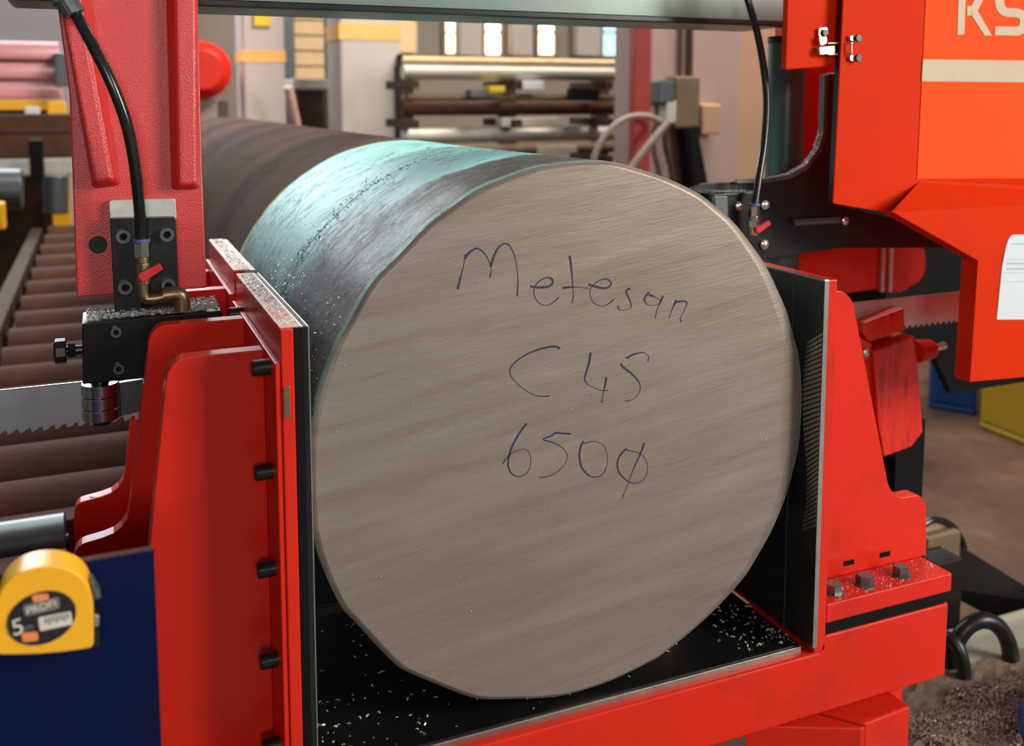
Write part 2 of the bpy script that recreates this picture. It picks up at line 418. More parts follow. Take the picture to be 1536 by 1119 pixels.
# handwriting in marker: strokes given in enlarged crops of the face
def hand(name, lines, ox, oy, sc, parent, wid=.0013):
    mb = MB()
    for st in lines:
        pts = spline([atY(ox+x/sc, oy+y/sc, -.0004) for x, y in st], 6)
        m = len(pts); vv = []
        for i, p in enumerate(pts):
            t = (pts[min(i+1, m-1)]-pts[max(i-1, 0)]).normalized(); nrm = Vector((-t.z, 0, t.x))
            q = i/(m-1); w = wid*(.62+.38*math.sin(q*5+1.2))
            vv += [p+nrm*w, p-nrm*w, p-nrm*w+Vector((0, .0003, 0)), p+nrm*w+Vector((0, .0003, 0))]
        ff = [(4*i+a, 4*i+(a+1) % 4, 4*i+4+(a+1) % 4, 4*i+4+a) for i in range(m-1) for a in range(4)]+[(0, 1, 2, 3), (4*m-4, 4*m-3, 4*m-2, 4*m-1)]
        mb.add(vv, ff)
    o = mb.build(name, 'ink', parent); return o
S = 7.314
h1 = [[(268,685),(300,560),(335,420),(352,300)], [(345,355),(400,280),(480,238),(540,270),(600,350),(632,440),(635,500),(622,560)], [(632,440),(660,340),(720,225),(795,185),(850,225),(895,330),(920,460),(930,600),(922,765)],
      [(1065,655),(1160,667),(1270,655),(1312,610),(1290,565),(1220,565),(1140,620),(1105,700),(1120,780),(1180,850),(1250,862),(1320,830),(1380,770)]]
o2 = (850-650)*S, (380-340)*S
def sh(st): return [(x+o2[0], y+o2[1]) for x, y in st]
h1 += [sh([(35,25),(50,130),(62,260),(70,380),(75,470),(58,545)]), sh([(-45,380),(60,370),(150,374),(240,382)]),
       sh([(240,340),(310,362),(400,382),(465,370),(490,325),(450,285),(380,290),(300,340),(262,400),(265,480),(310,550),(390,578),(460,555),(520,505)]),
       sh([(700,388),(665,400),(660,440),(690,500),(712,570),(690,605),(620,625),(572,610),(565,575)]),
       sh([(905,425),(870,470),(855,510),(880,555),(930,572),(1000,562),(1035,525)]), sh([(905,455),(970,480),(1030,515)]), sh([(1060,465),(1035,530),(1000,600),(972,712)]),
       sh([(1205,510),(1180,570),(1150,640),(1125,710)]), sh([(1185,545),(1250,525),(1310,530),(1320,560),(1285,640),(1250,710),(1258,748)])]
w1 = hand('handwriting', h1, 650, 340, S, bar); w1['label'] = 'purple handwritten word Metesan'
S3 = 5.908
w2 = hand('handwriting', [[(585,138),(570,120),(500,120),(390,148),(280,195),(190,260),(148,330),(170,395),(240,470),(330,530),(410,558),(500,555)],
      [(863,170),(850,260),(820,360),(812,410),(835,450),(900,485),(970,508),(1018,505)], [(1003,390),(990,470),(970,560),(963,615)],
      [(1182,220),(1250,185),(1330,170),(1375,200),(1372,250)], [(1132,270),(1150,298),(1230,360),(1290,430),(1303,495),(1270,560),(1215,595),(1170,598)]], 740, 500, S3, bar); w2['label'] = 'purple handwritten grade C 45'
w3 = hand('handwriting', [[(295,90),(230,180),(175,280),(140,380),(133,460),(160,530),(220,560),(285,540),(325,480),(332,400),(310,335),(260,318),(200,335),(140,372),(85,445)],
      [(690,183),(620,178),(550,175),(520,198),(445,232),(540,262),(620,310),(655,370),(640,440),(580,510),(500,555),(410,570)],
      [(802,245),(775,300),(765,390),(785,480),(840,545),(905,565),(970,540),(1005,470),(1012,380),(985,295),(930,255),(870,250),(808,268)],
      [(1183,313),(1130,365),(1100,440),(1115,520),(1170,585),(1240,620),(1310,605),(1358,545),(1368,470),(1345,400),(1290,352),(1185,325)],
      [(1342,262),(1300,370),(1240,500),(1190,640),(1148,742)]], 740, 620, S3, bar, .0011); w3['label'] = 'purple handwritten diameter 650'

# ------------------------------------------------------------------ saw bed
bed = thing('bed_beam', (.1, .1, FZ), 'long red painted bed beam carrying the vise and the round bar', 'beam')
prof = xz([(1418,905),(1416,1014)], -.025)
MB().prism([(-.60, -.423), (.572, -.423), (.572, -.313), (.352, -.313), (.342, -.335), (-.60, -.335)], 'y', -.025, .12).build('front_beam', 'red', bed, .003)
MB().box(.3525, .566, -.0235, .12, -.3128, -.2967).build('slide_gap_shade', 'dark_gap', bed)  # black filler painting the shade in the gap under the foot slab
MB().box(-.60, .572, .55, .66, -.45, -.345).build('rear_beam', 'red', bed, .003)
MB().box(-.58, -.5, .12, .55, -.44, -.35).build('cross_beam', 'red', bed, .003)
MB().box(.49, .57, .12, .55, -.44, -.35).build('cross_beam', 'red', bed, .003)
MB().box(-.56, -.44, .56, .64, FZ, -.45).build('leg', 'red', bed, .003)
MB().box(.44, .55, .56, .64, FZ, -.45).build('leg', 'red', bed, .003)
MB().box(-.56, -.44, .0, .1, FZ, -.423).build('leg', 'red', bed, .003)
MB().box(.44, .55, .03, .1, FZ, -.423).build('leg', 'red', bed, .003)
pl = thing('bed_plate', (0, .1, -.345), 'oily black steel plate with bare front edge beneath the bar', 'plate')
MB().box(-.322, .322, -.010, .312, -.345, -.3262).build('plate', 'black_oily', pl, .0015)
MB().box(-.322, .322, -.0135, -.0102, -.3445, -.3275).build('front_edge', 'steel_edge', pl, .0008)
# hidden rear plate past the blade slot
pl2 = tag(MB().box(-.322, .322, .34, .66, -.345, -.3262).build('rear_bed_plate', 'black_oily', None, .0015), 'black steel plate under the bar behind the blade slot', 'plate')
# stop block in front of the beam
blk = thing('support_block', (.42, -.02, FZ), 'short red square post with sharp top edges under the bed beam', 'post')
MB().prism([(.352, .02), (.408, -.045), (.492, -.040), (.492, .02)], 'z', -.62, -.440).build('post', 'red', blk, .003)
MB().prism([(.26, .02), (.352, .02), (.408, -.045), (.40, -.045)], 'z', -.62, -.445).build('side_cheek', 'red', blk, .002)
MB().box(.24, .51, -.06, .02, FZ, -.62).build('foot', 'red', blk, .003)

# ------------------------------------------------------------------ vise jaws
def sock_mesh(r, l):
    mb = MB().ring((0, 0, 0), (0, -l, 0), r, r*.55, 20).cyl((0, 0, 0), (0, -l*.35, 0), r*.97, n=20)
    return mesh_only(mb, 'socket_bolt', 'bolt_steel')
M['bolt_steel'] = plain('dark_bolt_steel', (0.16, 0.16, 0.155), .3, .7, .3, 40, .05)
SOCK = sock_mesh(.0085, .009)
SOCK_S = sock_mesh(.0062, .007)
HOLE = mesh_only(MB().cyl((0, 0, 0), (0, -.0008, 0), .0047, n=6), 'socket_shade', 'dark_gap', False)  # dark disc painting the shade inside the bolt socket
HOLE_S = mesh_only(MB().cyl((0, 0, 0), (0, -.0008, 0), .0034, n=6), 'socket_shade', 'dark_gap', False)
def xbolt():
    return mesh_only(MB().cyl((0, 0, 0), (-.017, 0, 0), .0085, n=20).cyl((-.017, 0, 0), (-.0185, 0, 0), .0085, .0072, 20), 'bolt', 'black')
XB = xbolt()

lj = thing('vise_jaw', (-.4, .15, -.335), 'front red fixed vise jaw with stepped gusset plates left of the bar', 'vise jaw')
MB().box(-.355, -.3420, -.025, .314, -.335, .1685).build('jaw_plate', 'red', lj, .0015)
MB().box(-.3418, -.3335, -.0245, .314, -.335, .1690).build('backing_strip', 'dark_gap', lj, .001)
MB().box(-.3333, -.3275, -.0225, .314, -.335, .1694).build('steel_liner', 'black_oily', lj, .0008)
MB().box(-.3273, -.3258, -.0228, .314, -.335, .1696).build('liner_edge', 'steel_edge', lj, .0004)
MB().box(-.3548, -.3335, -.020, .314, .1686, .1700).build('worn_sheen_top', 'red_worn_sheen', lj, .0005)  # sky sheen of the jaw top is part of its pale colour
MB().box(-.3610, -.3552, -.023, .314, -.335, .134).build('mounting_plate', 'red', lj, .0012)
for z in (.122, .010, -.097, -.199, -.297):
    inst('bolt', XB, (-.361, .012, z), lj)
inst('bolt', XB, (-.355, .250, .130), lj)
g2 = rounded([(-.361, .131), (-.447, .131), (-.460, .118), (-.4905, -.12), (-.53, -.165), (-.56, -.175), (-.575, -.21), (-.575, -.335), (-.361, -.335)], [0, .012, .012, .03, .03, .02, .01, 0, 0])
MB().prism(g2, 'y', .050, .072).build('gusset', 'red', lj, .0015)
g1 = [(p[0], p[1]) for p in xz([(371,474),(255,481)], .20)]
g1 = rounded([(-.361, .134), (-.459, .134), (-.470, .122), (-.503, -.110), (-.558, -.118), (-.563, -.140), (-.563, -.335), (-.361, -.335)], [0, .01, .012, .028, .012, .01, 0, 0])
MB().prism(g1, 'y', .200, .222).build('gusset', 'red', lj, .0015)
MB().box(-.575, -.361, -.02, .30, -.36, -.336).build('base_flange', 'red', lj, .002)
MB().box(-.3560, -.3551, -.0252, -.0249, .0, .001).build('tag_mount', 'red', lj)
MB().box(-.3535, -.3475, -.0263, -.0251, .077, .110).build('name_tag', 'brass', lj, .0004)['label'] = 'small dull brass tag'

lr = thing('vise_jaw', (-.4, .5, -.335), 'rear red fixed vise jaw behind the blade slot left of the bar', 'vise jaw')
MB().box(-.355, -.3420, .338, .655, -.335, .1690).build('jaw_plate', 'red', lr, .0015)
MB().box(-.3418, -.3258, .338, .655, -.335, .1694).build('steel_liner', 'steel_edge', lr, .0012)
MB().box(-.3548, -.3335, .338, .655, .1691, .1706).build('worn_sheen_top', 'red_worn_sheen', lr, .0005)
MB().box(-.3610, -.3552, .340, .655, -.335, .138).build('mounting_plate', 'red', lr, .0012)
gr = rounded([(-.361, .139), (-.455, .139), (-.47, .125), (-.503, -.128), (-.562, -.136), (-.566, -.155), (-.566, -.335), (-.361, -.335)], [0, .01, .012, .028, .012, .01, 0, 0])
MB().prism(gr, 'y', .378, .400).build('gusset', 'red', lr, .0015)
MB().prism(rounded([(-.361, .127), (-.44, .127), (-.452, .115), (-.475, -.335), (-.361, -.335)], [0, .01, .012, 0, 0]), 'y', .60, .622).build('gusset', 'red', lr, .0015)
MB().box(-.566, -.361, .345, .65, -.36, -.336).build('base_flange', 'red', lr, .002)
MB().cyl((-.540, .389, -.1335), (-.540, .389, -.1325), .006, n=16).build('screw_hole', 'black', lr)

M['liner'] = plain('dark_machined_steel', (0.045, 0.044, 0.038), .4, .5, .6, 26, .1)
rj = thing('vise_jaw', (.42, .15, -.335), 'orange red moving vise jaw with serrated steel liner right of the bar', 'vise jaw')
MB().box(.3275, .3335, -.0285, .030, -.323, 0.1695).build('steel_liner', 'liner', rj, .0012)
MB().box(.3275, .3335, .0308, .314, -.323, 0.1695).build('steel_liner', 'liner', rj, .0012)
MB().box(.3270, .3342, -.0300, -.0287, -.323, .1700).build('liner_edge', 'steel_edge', rj, .0005)
MB().box(.3274, .3338, -.0287, .314, .1696, .1704).build('liner_top_edge', 'steel', rj, .0003)
MB().box(.3336, .352, -.025, .314, -.3335, .1690).build('jaw_plate', 'red', rj, .0015)
gj = xz([(1254,428),(1262,437),(1274,444)], .035)
gz = rounded([(.352, .140), (.410, .140), (.428, .126), (.507, -.155), (.527, -.173), (.566, -.173), (.580, -.190), (.584, -.2695), (.352, -.2695)], [0, .008, .012, .02, .012, .014, .01, 0, 0])
MB().prism(gz, 'y', .030, .052).build('gusset', 'red', rj, .0015)
MB().prism([(a, b-.005 if b > 0 else b) for a, b in gz], 'y', .235, .257).build('gusset', 'red', rj, .0015)
MB().box(.3522, .576, -.025, .285, -.2965, -.2697).build('foot_slab', 'red', rj, .002)
hexm = mesh_only(MB().cyl((0, 0, 0), (0, 0, .012), .0125, n=6).cyl((0, 0, .012), (0, 0, .0128), .0120, .0105, 6).cyl((0, 0, -.001), (0, 0, .0012), .0150, n=20), 'hex_bolt', 'bolt_steel', False)
for i, (x, y) in enumerate(((.382, -.002), (.439, -.001), (.505, .000))):
    inst('hex_bolt', hexm, (x, y, -.2690), rj, (0, 0, .3+.35*i))
    MB().box(x-.010, x+.008, .0288, .0296, -.256, -.249).build('notch', 'dark_gap', rj)
ser = MB()
for i in range(40):
    z = .098-i*.0065
    ser.prism([(-.0285, z), (-.0285, z+.0042), (-.001+.008*math.sin(i*.16), z+.0042-.018), (-.001+.008*math.sin(i*.16), z-.018)], 'x', .3262, .3276)
ser.build('serrations', 'steel_edge', rj)
MB().box(.3271, .3335, .0301, .0307, -.323, .1695).build('seam_highlight', 'steel_edge', rj)  # thin pale strip added as the highlight along the seam

# ------------------------------------------------------------------ saw blade
def blade():
    z0, z1 = -.0145, .0425; mb = MB()
    x = -2.2
    pts = [(-2.2, z1), (-2.2, z0)]
    while x < 1.05:
        pts += [(x, z0-.0008), (x+.004, z0+.0005), (x+.010, z0+.0050), (x+.0125, z0+.0045)]
        x += .0135
    pts += [(x, z0), (x, z1)]
    n = len(pts)
    top = [(p[0], z1) for p in pts]
    for y in (.3252, .3268): pass
    for i in range(1, n-2):
        a, b = pts[i], pts[i+1]
        mb.add([(a[0], .3252, a[1]), (b[0], .3252, b[1]), (b[0], .3252, z1), (a[0], .3252, z1),
                (a[0], .3268, a[1]), (b[0], .3268, b[1]), (b[0], .3268, z1), (a[0], .3268, z1)],
               [(0, 1, 2, 3), (7, 6, 5, 4), (0, 4, 5, 1), (3, 2, 6, 7)])
    return mb
M['blade'] = plain('band_saw_blade_steel', (0.52, 0.54, 0.52), .38, .7, .3, 9, .05)
bl = thing('saw_blade', (0, .326, -.0145), 'long toothed band saw blade running sideways through the bar', 'saw blade')
blade().build('band', 'blade', bl)
MB().box(-2.2, 1.06, .3250, .3270, .0412, .0427).build('back_edge', 'steel_edge', bl)

# ------------------------------------------------------------------ left guide arm
AY = .300
la = thing('blade_guide', (-.47, .33, .15), 'red textured blade guide arm hanging left of the bar with black guide block', 'guide arm')
arm = xz([(76,-150),(83,-40),(85,0),(104,140),(110,300),(115,446),(310,432),(303,250),(297,0),(296,-40),(292,-150)], AY)
MB().prism(arm, 'y', AY, AY+.055).build('arm_plate', 'red_tex', la, .002)
lip = xz([(83,-40),(85,0),(104,140),(98,140),(76,0),(74,-40)], AY)
# two long raised welded bars on the arm
def rib(base, front, h):
    A = [Vector((x, AY-.0002, z)) for x, z in xz(base, AY)]; B = [Vector((x, AY-h, z)) for x, z in xz(front, AY-h)]
    n = len(A)
    return MB().add(A+B, [list(range(n)), list(range(2*n-1, n-1, -1))]+[(i, i+n, (i+1) % n+n, (i+1) % n) for i in range(n)])
rib([(84,-40),(134,-40),(183,278),(138,284)], [(81,-40),(114,-40),(171,271),(141,275)], .030).build('raised_bar', 'red_tex', la, .005, seg=3)
rib([(246,-40),(296,-40),(301,284),(255,285)], [(262,-40),(295,-40),(297,278),(268,280)], .026).build('raised_bar', 'red_tex', la, .005, seg=3)
p = atY(147, 367, AY)
MB().cyl((p.x, AY+.002, p.z), (p.x, AY-.003, p.z), .0105, n=28).build('cap_plug', 'black', la, .0008)
shim = rounded(xz([(163,299),(262,296),(264,326),(165,329)], AY), [.004, .004, 0, 0])
MB().prism(shim, 'y', AY-.012, AY-.0003).build('shim_plate', 'shim', la, .0008)
GP = .270
gp = rounded(xz([(165,328),(264,326),(269,462),(172,470)], GP), [.004, .004, 0, 0])
MB().prism(gp, 'y', GP, AY-.0004).build('guide_plate', 'black', la, .001)
gcx = xz([(206,330),(221,329),(228,460),(212,462)], GP)
MB().prism(gcx, 'y', GP-.0006, GP-.0001).build('guide_groove', 'dark_gap', la)
for px, py in ((185, 354), (250, 351), (188, 430), (252, 427)):
    p = atY(px, py, GP); o = inst('socket_bolt', SOCK, (p.x, GP-.0002, p.z), la); inst('socket_shade', HOLE, (p.x, GP-.0036, p.z), o)
GB = .248
gb = xz([(123,488),(125,482),(268,466),(330,462),(330,478),(244,484),(222,640),(205,640),(208,565),(125,575)], GB)
gb = xz([(123,486),(332,466),(334,482),(250,488),(232,566),(124,577)], GB)
MB().prism(gb, 'y', GB, .318).build('guide_block', 'black_oily', la, .0015)
for px, py in ((174, 497), (178, 552), (246, 492)):
    p = atY(px, py, GB); o = inst('socket_bolt', SOCK_S, (p.x, GB-.0002, p.z), la); inst('socket_shade', HOLE_S, (p.x, GB-.0028, p.z), o)
# carbide shoe right of the rollers
shoe = xz([(178,572),(216,566),(219,612),(180,622)], .318)
MB().prism(shoe, 'y', .310, .3245).build('guide_shoe', 'grey_steel', la, .001)
# clamp knob
k0 = atY(83, 523, .283); k1 = atY(122, 519, .283)
kn = MB().cyl((k0.x+.012, .283, .094), (k0.x, .283, .094), .016, n=10).cyl((k0.x, .283, .094), (k0.x-.002, .283, .094), .0155, .012, 10).build('knob', 'rubber', la, .0012)
MB().cyl((k0.x+.012, .283, .094), (k1.x+.004, .283, .094), .006, n=16).cyl((k0.x+.014, .283, .094), (k0.x+.022, .283, .094), .0095, n=6).build('threaded_stud', 'black', kn)
# guide bearing: stacked rings pressed against the blade
bx, by = atY(151, 600, .302).x, .3026
for z0, z1, r, mt in ((.030, .0455, .0222, 'steel'), (.0145, .0292, .0222, 'steel'), (-.0005, .0137, .0222, 'steel')):
    MB().ring((bx, by, z0), (bx, by, z1), r, .011, 36).build('bearing_ring', mt, la, .001, True)
MB().cyl((bx, by, -.008), (bx, by, .060), .0108, n=20).build('bearing_pin', 'black', la)

def coolant(pts, rad, base, label, elbow, s=1.0):
    """hose, push collar, valve body, lever; base = collar point (top of valve), going down"""
    x, y, z = base
    t = thing('coolant_line', (x, y, z-.06*s), label, 'coolant hose')
    hs = MB().tube(spline(pts+[(x, y, z-.004)], 8), rad, 14).build('hose', 'rubber', t, 0, True)
    MB().cyl((x, y, z+.0015*s), (x, y, z-.003*s), .0105*s, n=20).build('push_collar', 'violet', t, .0008)
    MB().cyl((x, y, z-.003*s), (x, y, z-.021*s), .0098*s, n=6, phase=.3).build('hex_nut', 'chrome', t, .0008)
    v = MB().cyl((x, y, z-.021*s), (x, y, z-.028*s), .0082*s, n=18).cyl((x, y, z-.028*s), (x, y, z-.040*s), .0095*s, n=8).cyl((x, y, z-.040*s), (x, y, z-.054*s), .0088*s, n=18).build('valve_body', 'brass' if elbow else 'chrome', t, .0006)
    hub = Vector((x, y-.011*s, z-.043*s))
    MB().cyl(hub+Vector((0, .004*s, 0)), hub-Vector((0, .003*s, 0)), .0062*s, n=16).build('lever_hub', 'valve_red', t, .0006)
    d = Vector((.86, -.06, .5)).normalized(); a = hub-d*.004*s; b = hub+d*.024*s; n_ = Vector((-.5, 0, .86))
    lv = []
    for P, w, h in ((a, .0052, .003), (hub+d*.012*s, .0048, .0035), (b, .0042, .0045)):
        for sx, sy in ((-1, -1), (1, -1), (1, 1), (-1, 1)): lv.append(P+n_*sx*w*s+Vector((0, sy*h*s-.002*s, 0)))
    MB().add(lv, [(0, 1, 2, 3), (8, 11, 10, 9)]+[(4*i+k, 4*i+(k+1) % 4, 4*i+4+(k+1) % 4, 4*i+4+k) for i in (0, 1) for k in range(4)]).build('valve_lever', 'valve_red', t, .0008)
    if elbow:
        e = [(x, y, z-.054), (x, y, z-.066), (x+.003, y, z-.072), (x+.012, y-.001, z-.073), (x+.026, y-.002, z-.071)]
        MB().tube(spline(e, 6), .0068, 14).build('elbow_fitting', 'brass', t, 0, True)
        e = [(x+.022, y-.003, z-.070), (x+.036, y-.003, z-.069), (x+.043, y-.003, z-.073), (x+.044, y-.003, z-.090)]
        MB().tube(spline(e, 6), .0098, 14).build('elbow_fitting', 'brass', t, 0, True)
    return t
HY = .252
b0 = atY(212, 360, HY)
hp = [tuple(atY(a, b, Y)) for a, b, Y in ((100, -30, .24), (106, 5, .24), (135, 60, .225), (165, 120, .215), (188, 180, .215), (201, 240, .225), (208, 300, .240), (211, 340, .25))]
coolant(hp, .0068, tuple(b0), 'black coolant hose with brass red-lever valve at the left guide arm', True)
# dark hose end fitting at the top of the left arm
p = atY(100, -4, .24)
hf = MB().cyl(atY(82, -26, .24), atY(112, 22, .235), .0125, n=18).cyl(atY(86, -20, .24), atY(98, 2, .237), .0150, n=6).build('hose_fitting', 'grey_steel', None, .001)
tag(hf, 'grey swivel fitting where the hose meets the left guide arm top', 'fitting')

# ------------------------------------------------------------------ saw frame beam above
fb = thing('frame_beam', (.1, .5, .52), 'grey green saw frame beam spanning above the bar', 'beam')
za = atY(300, 7, .40).z
MB().box(-.62, .62, .40, .56, za, za+.16).build('beam_box', 'green_steel', fb, .006)
MB().box(-.62, .62, .385, .40, za-.003, za+.007).build('lower_lip', 'black', fb, .002)

# ------------------------------------------------------------------ right guide carriage
CYY = .318
rc = thing('guide_carriage', (.55, .34, .14), 'black steel guide carriage plate with curved bracket right of the bar', 'guide carriage')
cp = xz([(1038,282),(1052,275),(1150,271),(1185,265),(1212,250),(1230,226),(1238,200),(1241,110),(1262,110),(1262,372),(1150,388),(1040,392)], CYY)
MB().prism(cp, 'y', CYY, CYY+.008).build('bracket_plate', 'black', rc, .0015)
ex = xz([(1250,306),(1420,345),(1420,372),(1250,372)], CYY+.002)
MB().prism(ex, 'y', CYY+.001, CYY+.02).build('carriage_extension', 'black', rc, .0012)
# thick curved edge of the bracket, facing up
ge = [(1105,271),(1150,269),(1185,262),(1210,248),(1227,225),(1235,199),(1238,112)]
gi = [(1243,112),(1240,201),(1232,228),(1214,253),(1187,268),(1150,274),(1105,276)]
MB().prism(xz(ge+gi, .308), 'y', .308, CYY+.004).build('curved_rib', 'grey_steel', rc, .0012)
CB = .285
cb = xz([(1070,292),(1140,287),(1146,386),(1074,392)], CB)
MB().prism(cb, 'y', CB, CYY-.0004).build('guide_block', 'black_oily', rc, .0015)
MB().prism(xz([(1072,295),(1092,294),(1094,392),(1076,392)], CB-.008), 'y', CB-.008, CB-.0003).build('side_guide', 'grey_steel', rc, .0012)
dome = mesh_only(MB().cyl((0, 0, 0), (0, -.004, 0), .0075, n=18).cyl((0, -.004, 0), (0, -.0068, 0), .0068, .003, 18), 'domed_bolt', 'steel')
for px, py in ((1107, 309), (1146, 307), (1145, 366)):
    p = atY(px, py, CB); inst('domed_bolt', dome, (p.x, CB-.0002, p.z), rc)
p = atY(1266, 331, CYY); inst('domed_bolt', dome, (p.x, CYY-.0002, p.z), rc)
p0 = atY(1190, 334, CYY-.006); p1 = atY(1258, 330, CYY-.006)
MB().cyl(tuple(p0), tuple(p1), .006, n=16).build('guide_pin', 'grey_steel', rc, .0008)
b1 = atY(1131, 306, .262)
hp = [tuple(atY(a, b, Y)) for a, b, Y in ((1112, -40, .33), (1122, 0, .33), (1136, 50, .315), (1146, 105, .30), (1150, 155, .29), (1146, 215, .28), (1139, 260, .27), (1134, 295, .264))]
coolant(hp, .0058, tuple(b1), 'thin black coolant hose with red-lever valve on the right guide carriage', False, .92)

# ------------------------------------------------------------------ hydraulic cylinder, red column behind carriage
hc = thing('hydraulic_cylinder', (.64, .45, FZ), 'upright dark green hydraulic cylinder behind the guide carriage', 'cylinder')
pc = atY(1178, 150, .45)
MB().cyl((pc.x, .45, FZ), (pc.x, .45, .500), .033, n=36).build('tube', 'rod', hc, 0, True)
MB().cyl((pc.x, .45, .500), (pc.x, .45, .512), .0345, n=36).build('end_cap', 'black', hc, .002, True)
cl = thing('lift_column', (.72, .52, FZ), 'square red lift column between green cylinder and cover', 'column')
x0 = atY(1203, 180, .49).x; x1 = atY(1252, 180, .49).x
MB().box(x0, x1, .49, .58, FZ, .60).build('column_box', 'red', cl, .003)

# ------------------------------------------------------------------ wheel guard cover on the right
GY = .20
gd = thing('wheel_guard', (.85, .3, -.08), 'large orange red sheet metal band wheel guard with decal and beige stripe', 'guard')
up = xz([(1268,-60),(1265,0),(1250,305),(1335,320),(1382,272),(1800,268),(1800,-60)], GY)
MB().prism(up, 'y', GY, GY+.003).build('upper_panel', 'orange', gd, .0008)
sl = xz([(1268,-60),(1265,0),(1250,305),(1335,320)], GY)
lf = MB()
for a, b in ((0, 1), (1, 2), (2, 3)):
    A, B = sl[a], sl[b]; n_ = Vector((B[1]-A[1], -(B[0]-A[0]))).normalized()*.002
    lf.add([(A[0], GY+.003, A[1]), (B[0], GY+.003, B[1]), (B[0], GY+.012, B[1]), (A[0], GY+.012, A[1]),
            (A[0]-n_.x, GY+.003, A[1]-n_.y), (B[0]-n_.x, GY+.003, B[1]-n_.y), (B[0]-n_.x, GY+.012, B[1]-n_.y), (A[0]-n_.x, GY+.012, A[1]-n_.y)],
           [(0, 1, 2, 3), (7, 6, 5, 4), (0, 4, 5, 1), (2, 6, 7, 3), (1, 5, 6, 2), (0, 3, 7, 4)])
lf.build('side_flange', 'black', gd)
LY = .146
lo = xz([(1336,318),(1467,391),(1455,573),(1800,545),(1800,297)], LY)
# lower panel standing proud, joined to the upper by a sloping band
a0 = atY(1336, 317, GY-.001)
q = [atY(1339,318,LY), atY(1800,294,LY), atY(1800,267,GY-.001), atY(1382,270,GY-.001), atY(1336,318,GY-.001)]
MB().add([tuple(v) for v in q]+[(v.x, v.y+.003, v.z-.002) for v in q], [(0, 1, 2, 3, 4), (9, 8, 7, 6, 5), (0, 5, 6, 1), (1, 6, 7, 2), (2, 7, 8, 3), (3, 8, 9, 4), (4, 9, 5, 0)]).build('sloping_band', 'orange', gd)
lp = xz([(1339,318),(1800,294),(1800,542),(1455,573),(1467,391)], LY)
MB().prism(lp, 'y', LY, LY+.003).build('lower_panel', 'orange', gd, .0008)
e0 = atY(1339,318,LY); e1 = atY(1467,391,LY); e2 = atY(1455,573,LY); e3 = atY(1800,542,LY)
fl = MB()
for A, B, d in ((e0, e1, .03), (e1, e2, .032), (e2, e3, .032)):
    n_ = Vector((B.z-A.z, 0, -(B.x-A.x))).normalized()*.002
    fl.add([A+Vector((0, .003, 0)), B+Vector((0, .003, 0)), B+Vector((0, d, 0)), A+Vector((0, d, 0)), A-n_+Vector((0, .003, 0)), B-n_+Vector((0, .003, 0)), B-n_+Vector((0, d, 0)), A-n_+Vector((0, d, 0))],
           [(0, 1, 2, 3), (7, 6, 5, 4), (0, 4, 5, 1), (2, 6, 7, 3), (1, 5, 6, 2), (0, 3, 7, 4)])
fl.build('edge_return', 'orange', gd)
# decal with stripe and lettering
dc = xz([(1391,-60),(1388,0),(1375,268),(1800,266),(1800,-60)], GY)
dcl = MB().prism(dc, 'y', GY-.0012, GY-.0002).build('decal', 'decal', gd); dcl['label'] = 'orange printed decal sheet'
st = xz([(1384,89),(1800,94),(1800,126),(1382,122)], GY-.0012)
MB().prism(st, 'y', GY-.0022, GY-.0013).build('beige_stripe', 'beige', dcl)
LT = GY-.0013
def letter(polys, ox=1370, oy=0, sc=7.994):
    mb = MB()
    for pl_ in polys: mb.prism(xz([(ox+x/sc, oy+y/sc) for x, y in pl_], LT), 'y', LT-.0009, LT)
    return mb.build('letter', 'beige', dcl)
letter([[(548,-260),(632,-260),(605,415),(522,415)], [(640,75),(690,72),(700,185),(640,188)], [(690,75),(860,-260),(960,-260),(765,130),(935,425),(850,425),(695,185)]])['label'] = 'letter K'
def stroke(pts, w):
    P = spline([Vector((x, y, 0)) for x, y in pts], 5); L = []; R = []
    for i, p in enumerate(P):
        t = (P[min(i+1, len(P)-1)]-P[max(i-1, 0)]).normalized(); n_ = Vector((-t.y, t.x, 0))*w/2
        L.append(p+n_); R.append(p-n_)
    return [[(L[i].x, L[i].y), (L[i+1].x, L[i+1].y), (R[i+1].x, R[i+1].y), (R[i].x, R[i].y)] for i in range(len(P)-1)]
letter(stroke([(1390,-240),(1180,-250),(1060,-210),(1020,-120),(1025,10),(1055,110),(1120,148),(1230,155),(1300,185),(1325,250),(1310,330),(1250,372),(1150,372),(975,370)], 105))['label'] = 'letter S'
# paper notice
pa = rounded(xz([(1515,352),(1800,348),(1800,478),(1494,479),(1502,400),(1509,365)], LY), [.008, 0, 0, .002, .004, .01])
pp = MB().prism(pa, 'y', LY-.0016, LY-.0002).build('paper_notice', 'paper', gd); pp['label'] = 'white curling paper notice'
for k, (y, x, h) in enumerate(((365, 1517, 3), (389, 1512, 1.2), (394, 1511, 5), (402, 1510, 5), (409, 1507, 1.2), (422, 1507, 1.0))):
    MB().prism(xz([(x, y), (1800, y-1), (1800, y-1+h*.5), (x, y+h*.5)], LY-.0016), 'y', LY-.0022, LY-.0017).build('printed_line', 'ink_grey', pp)

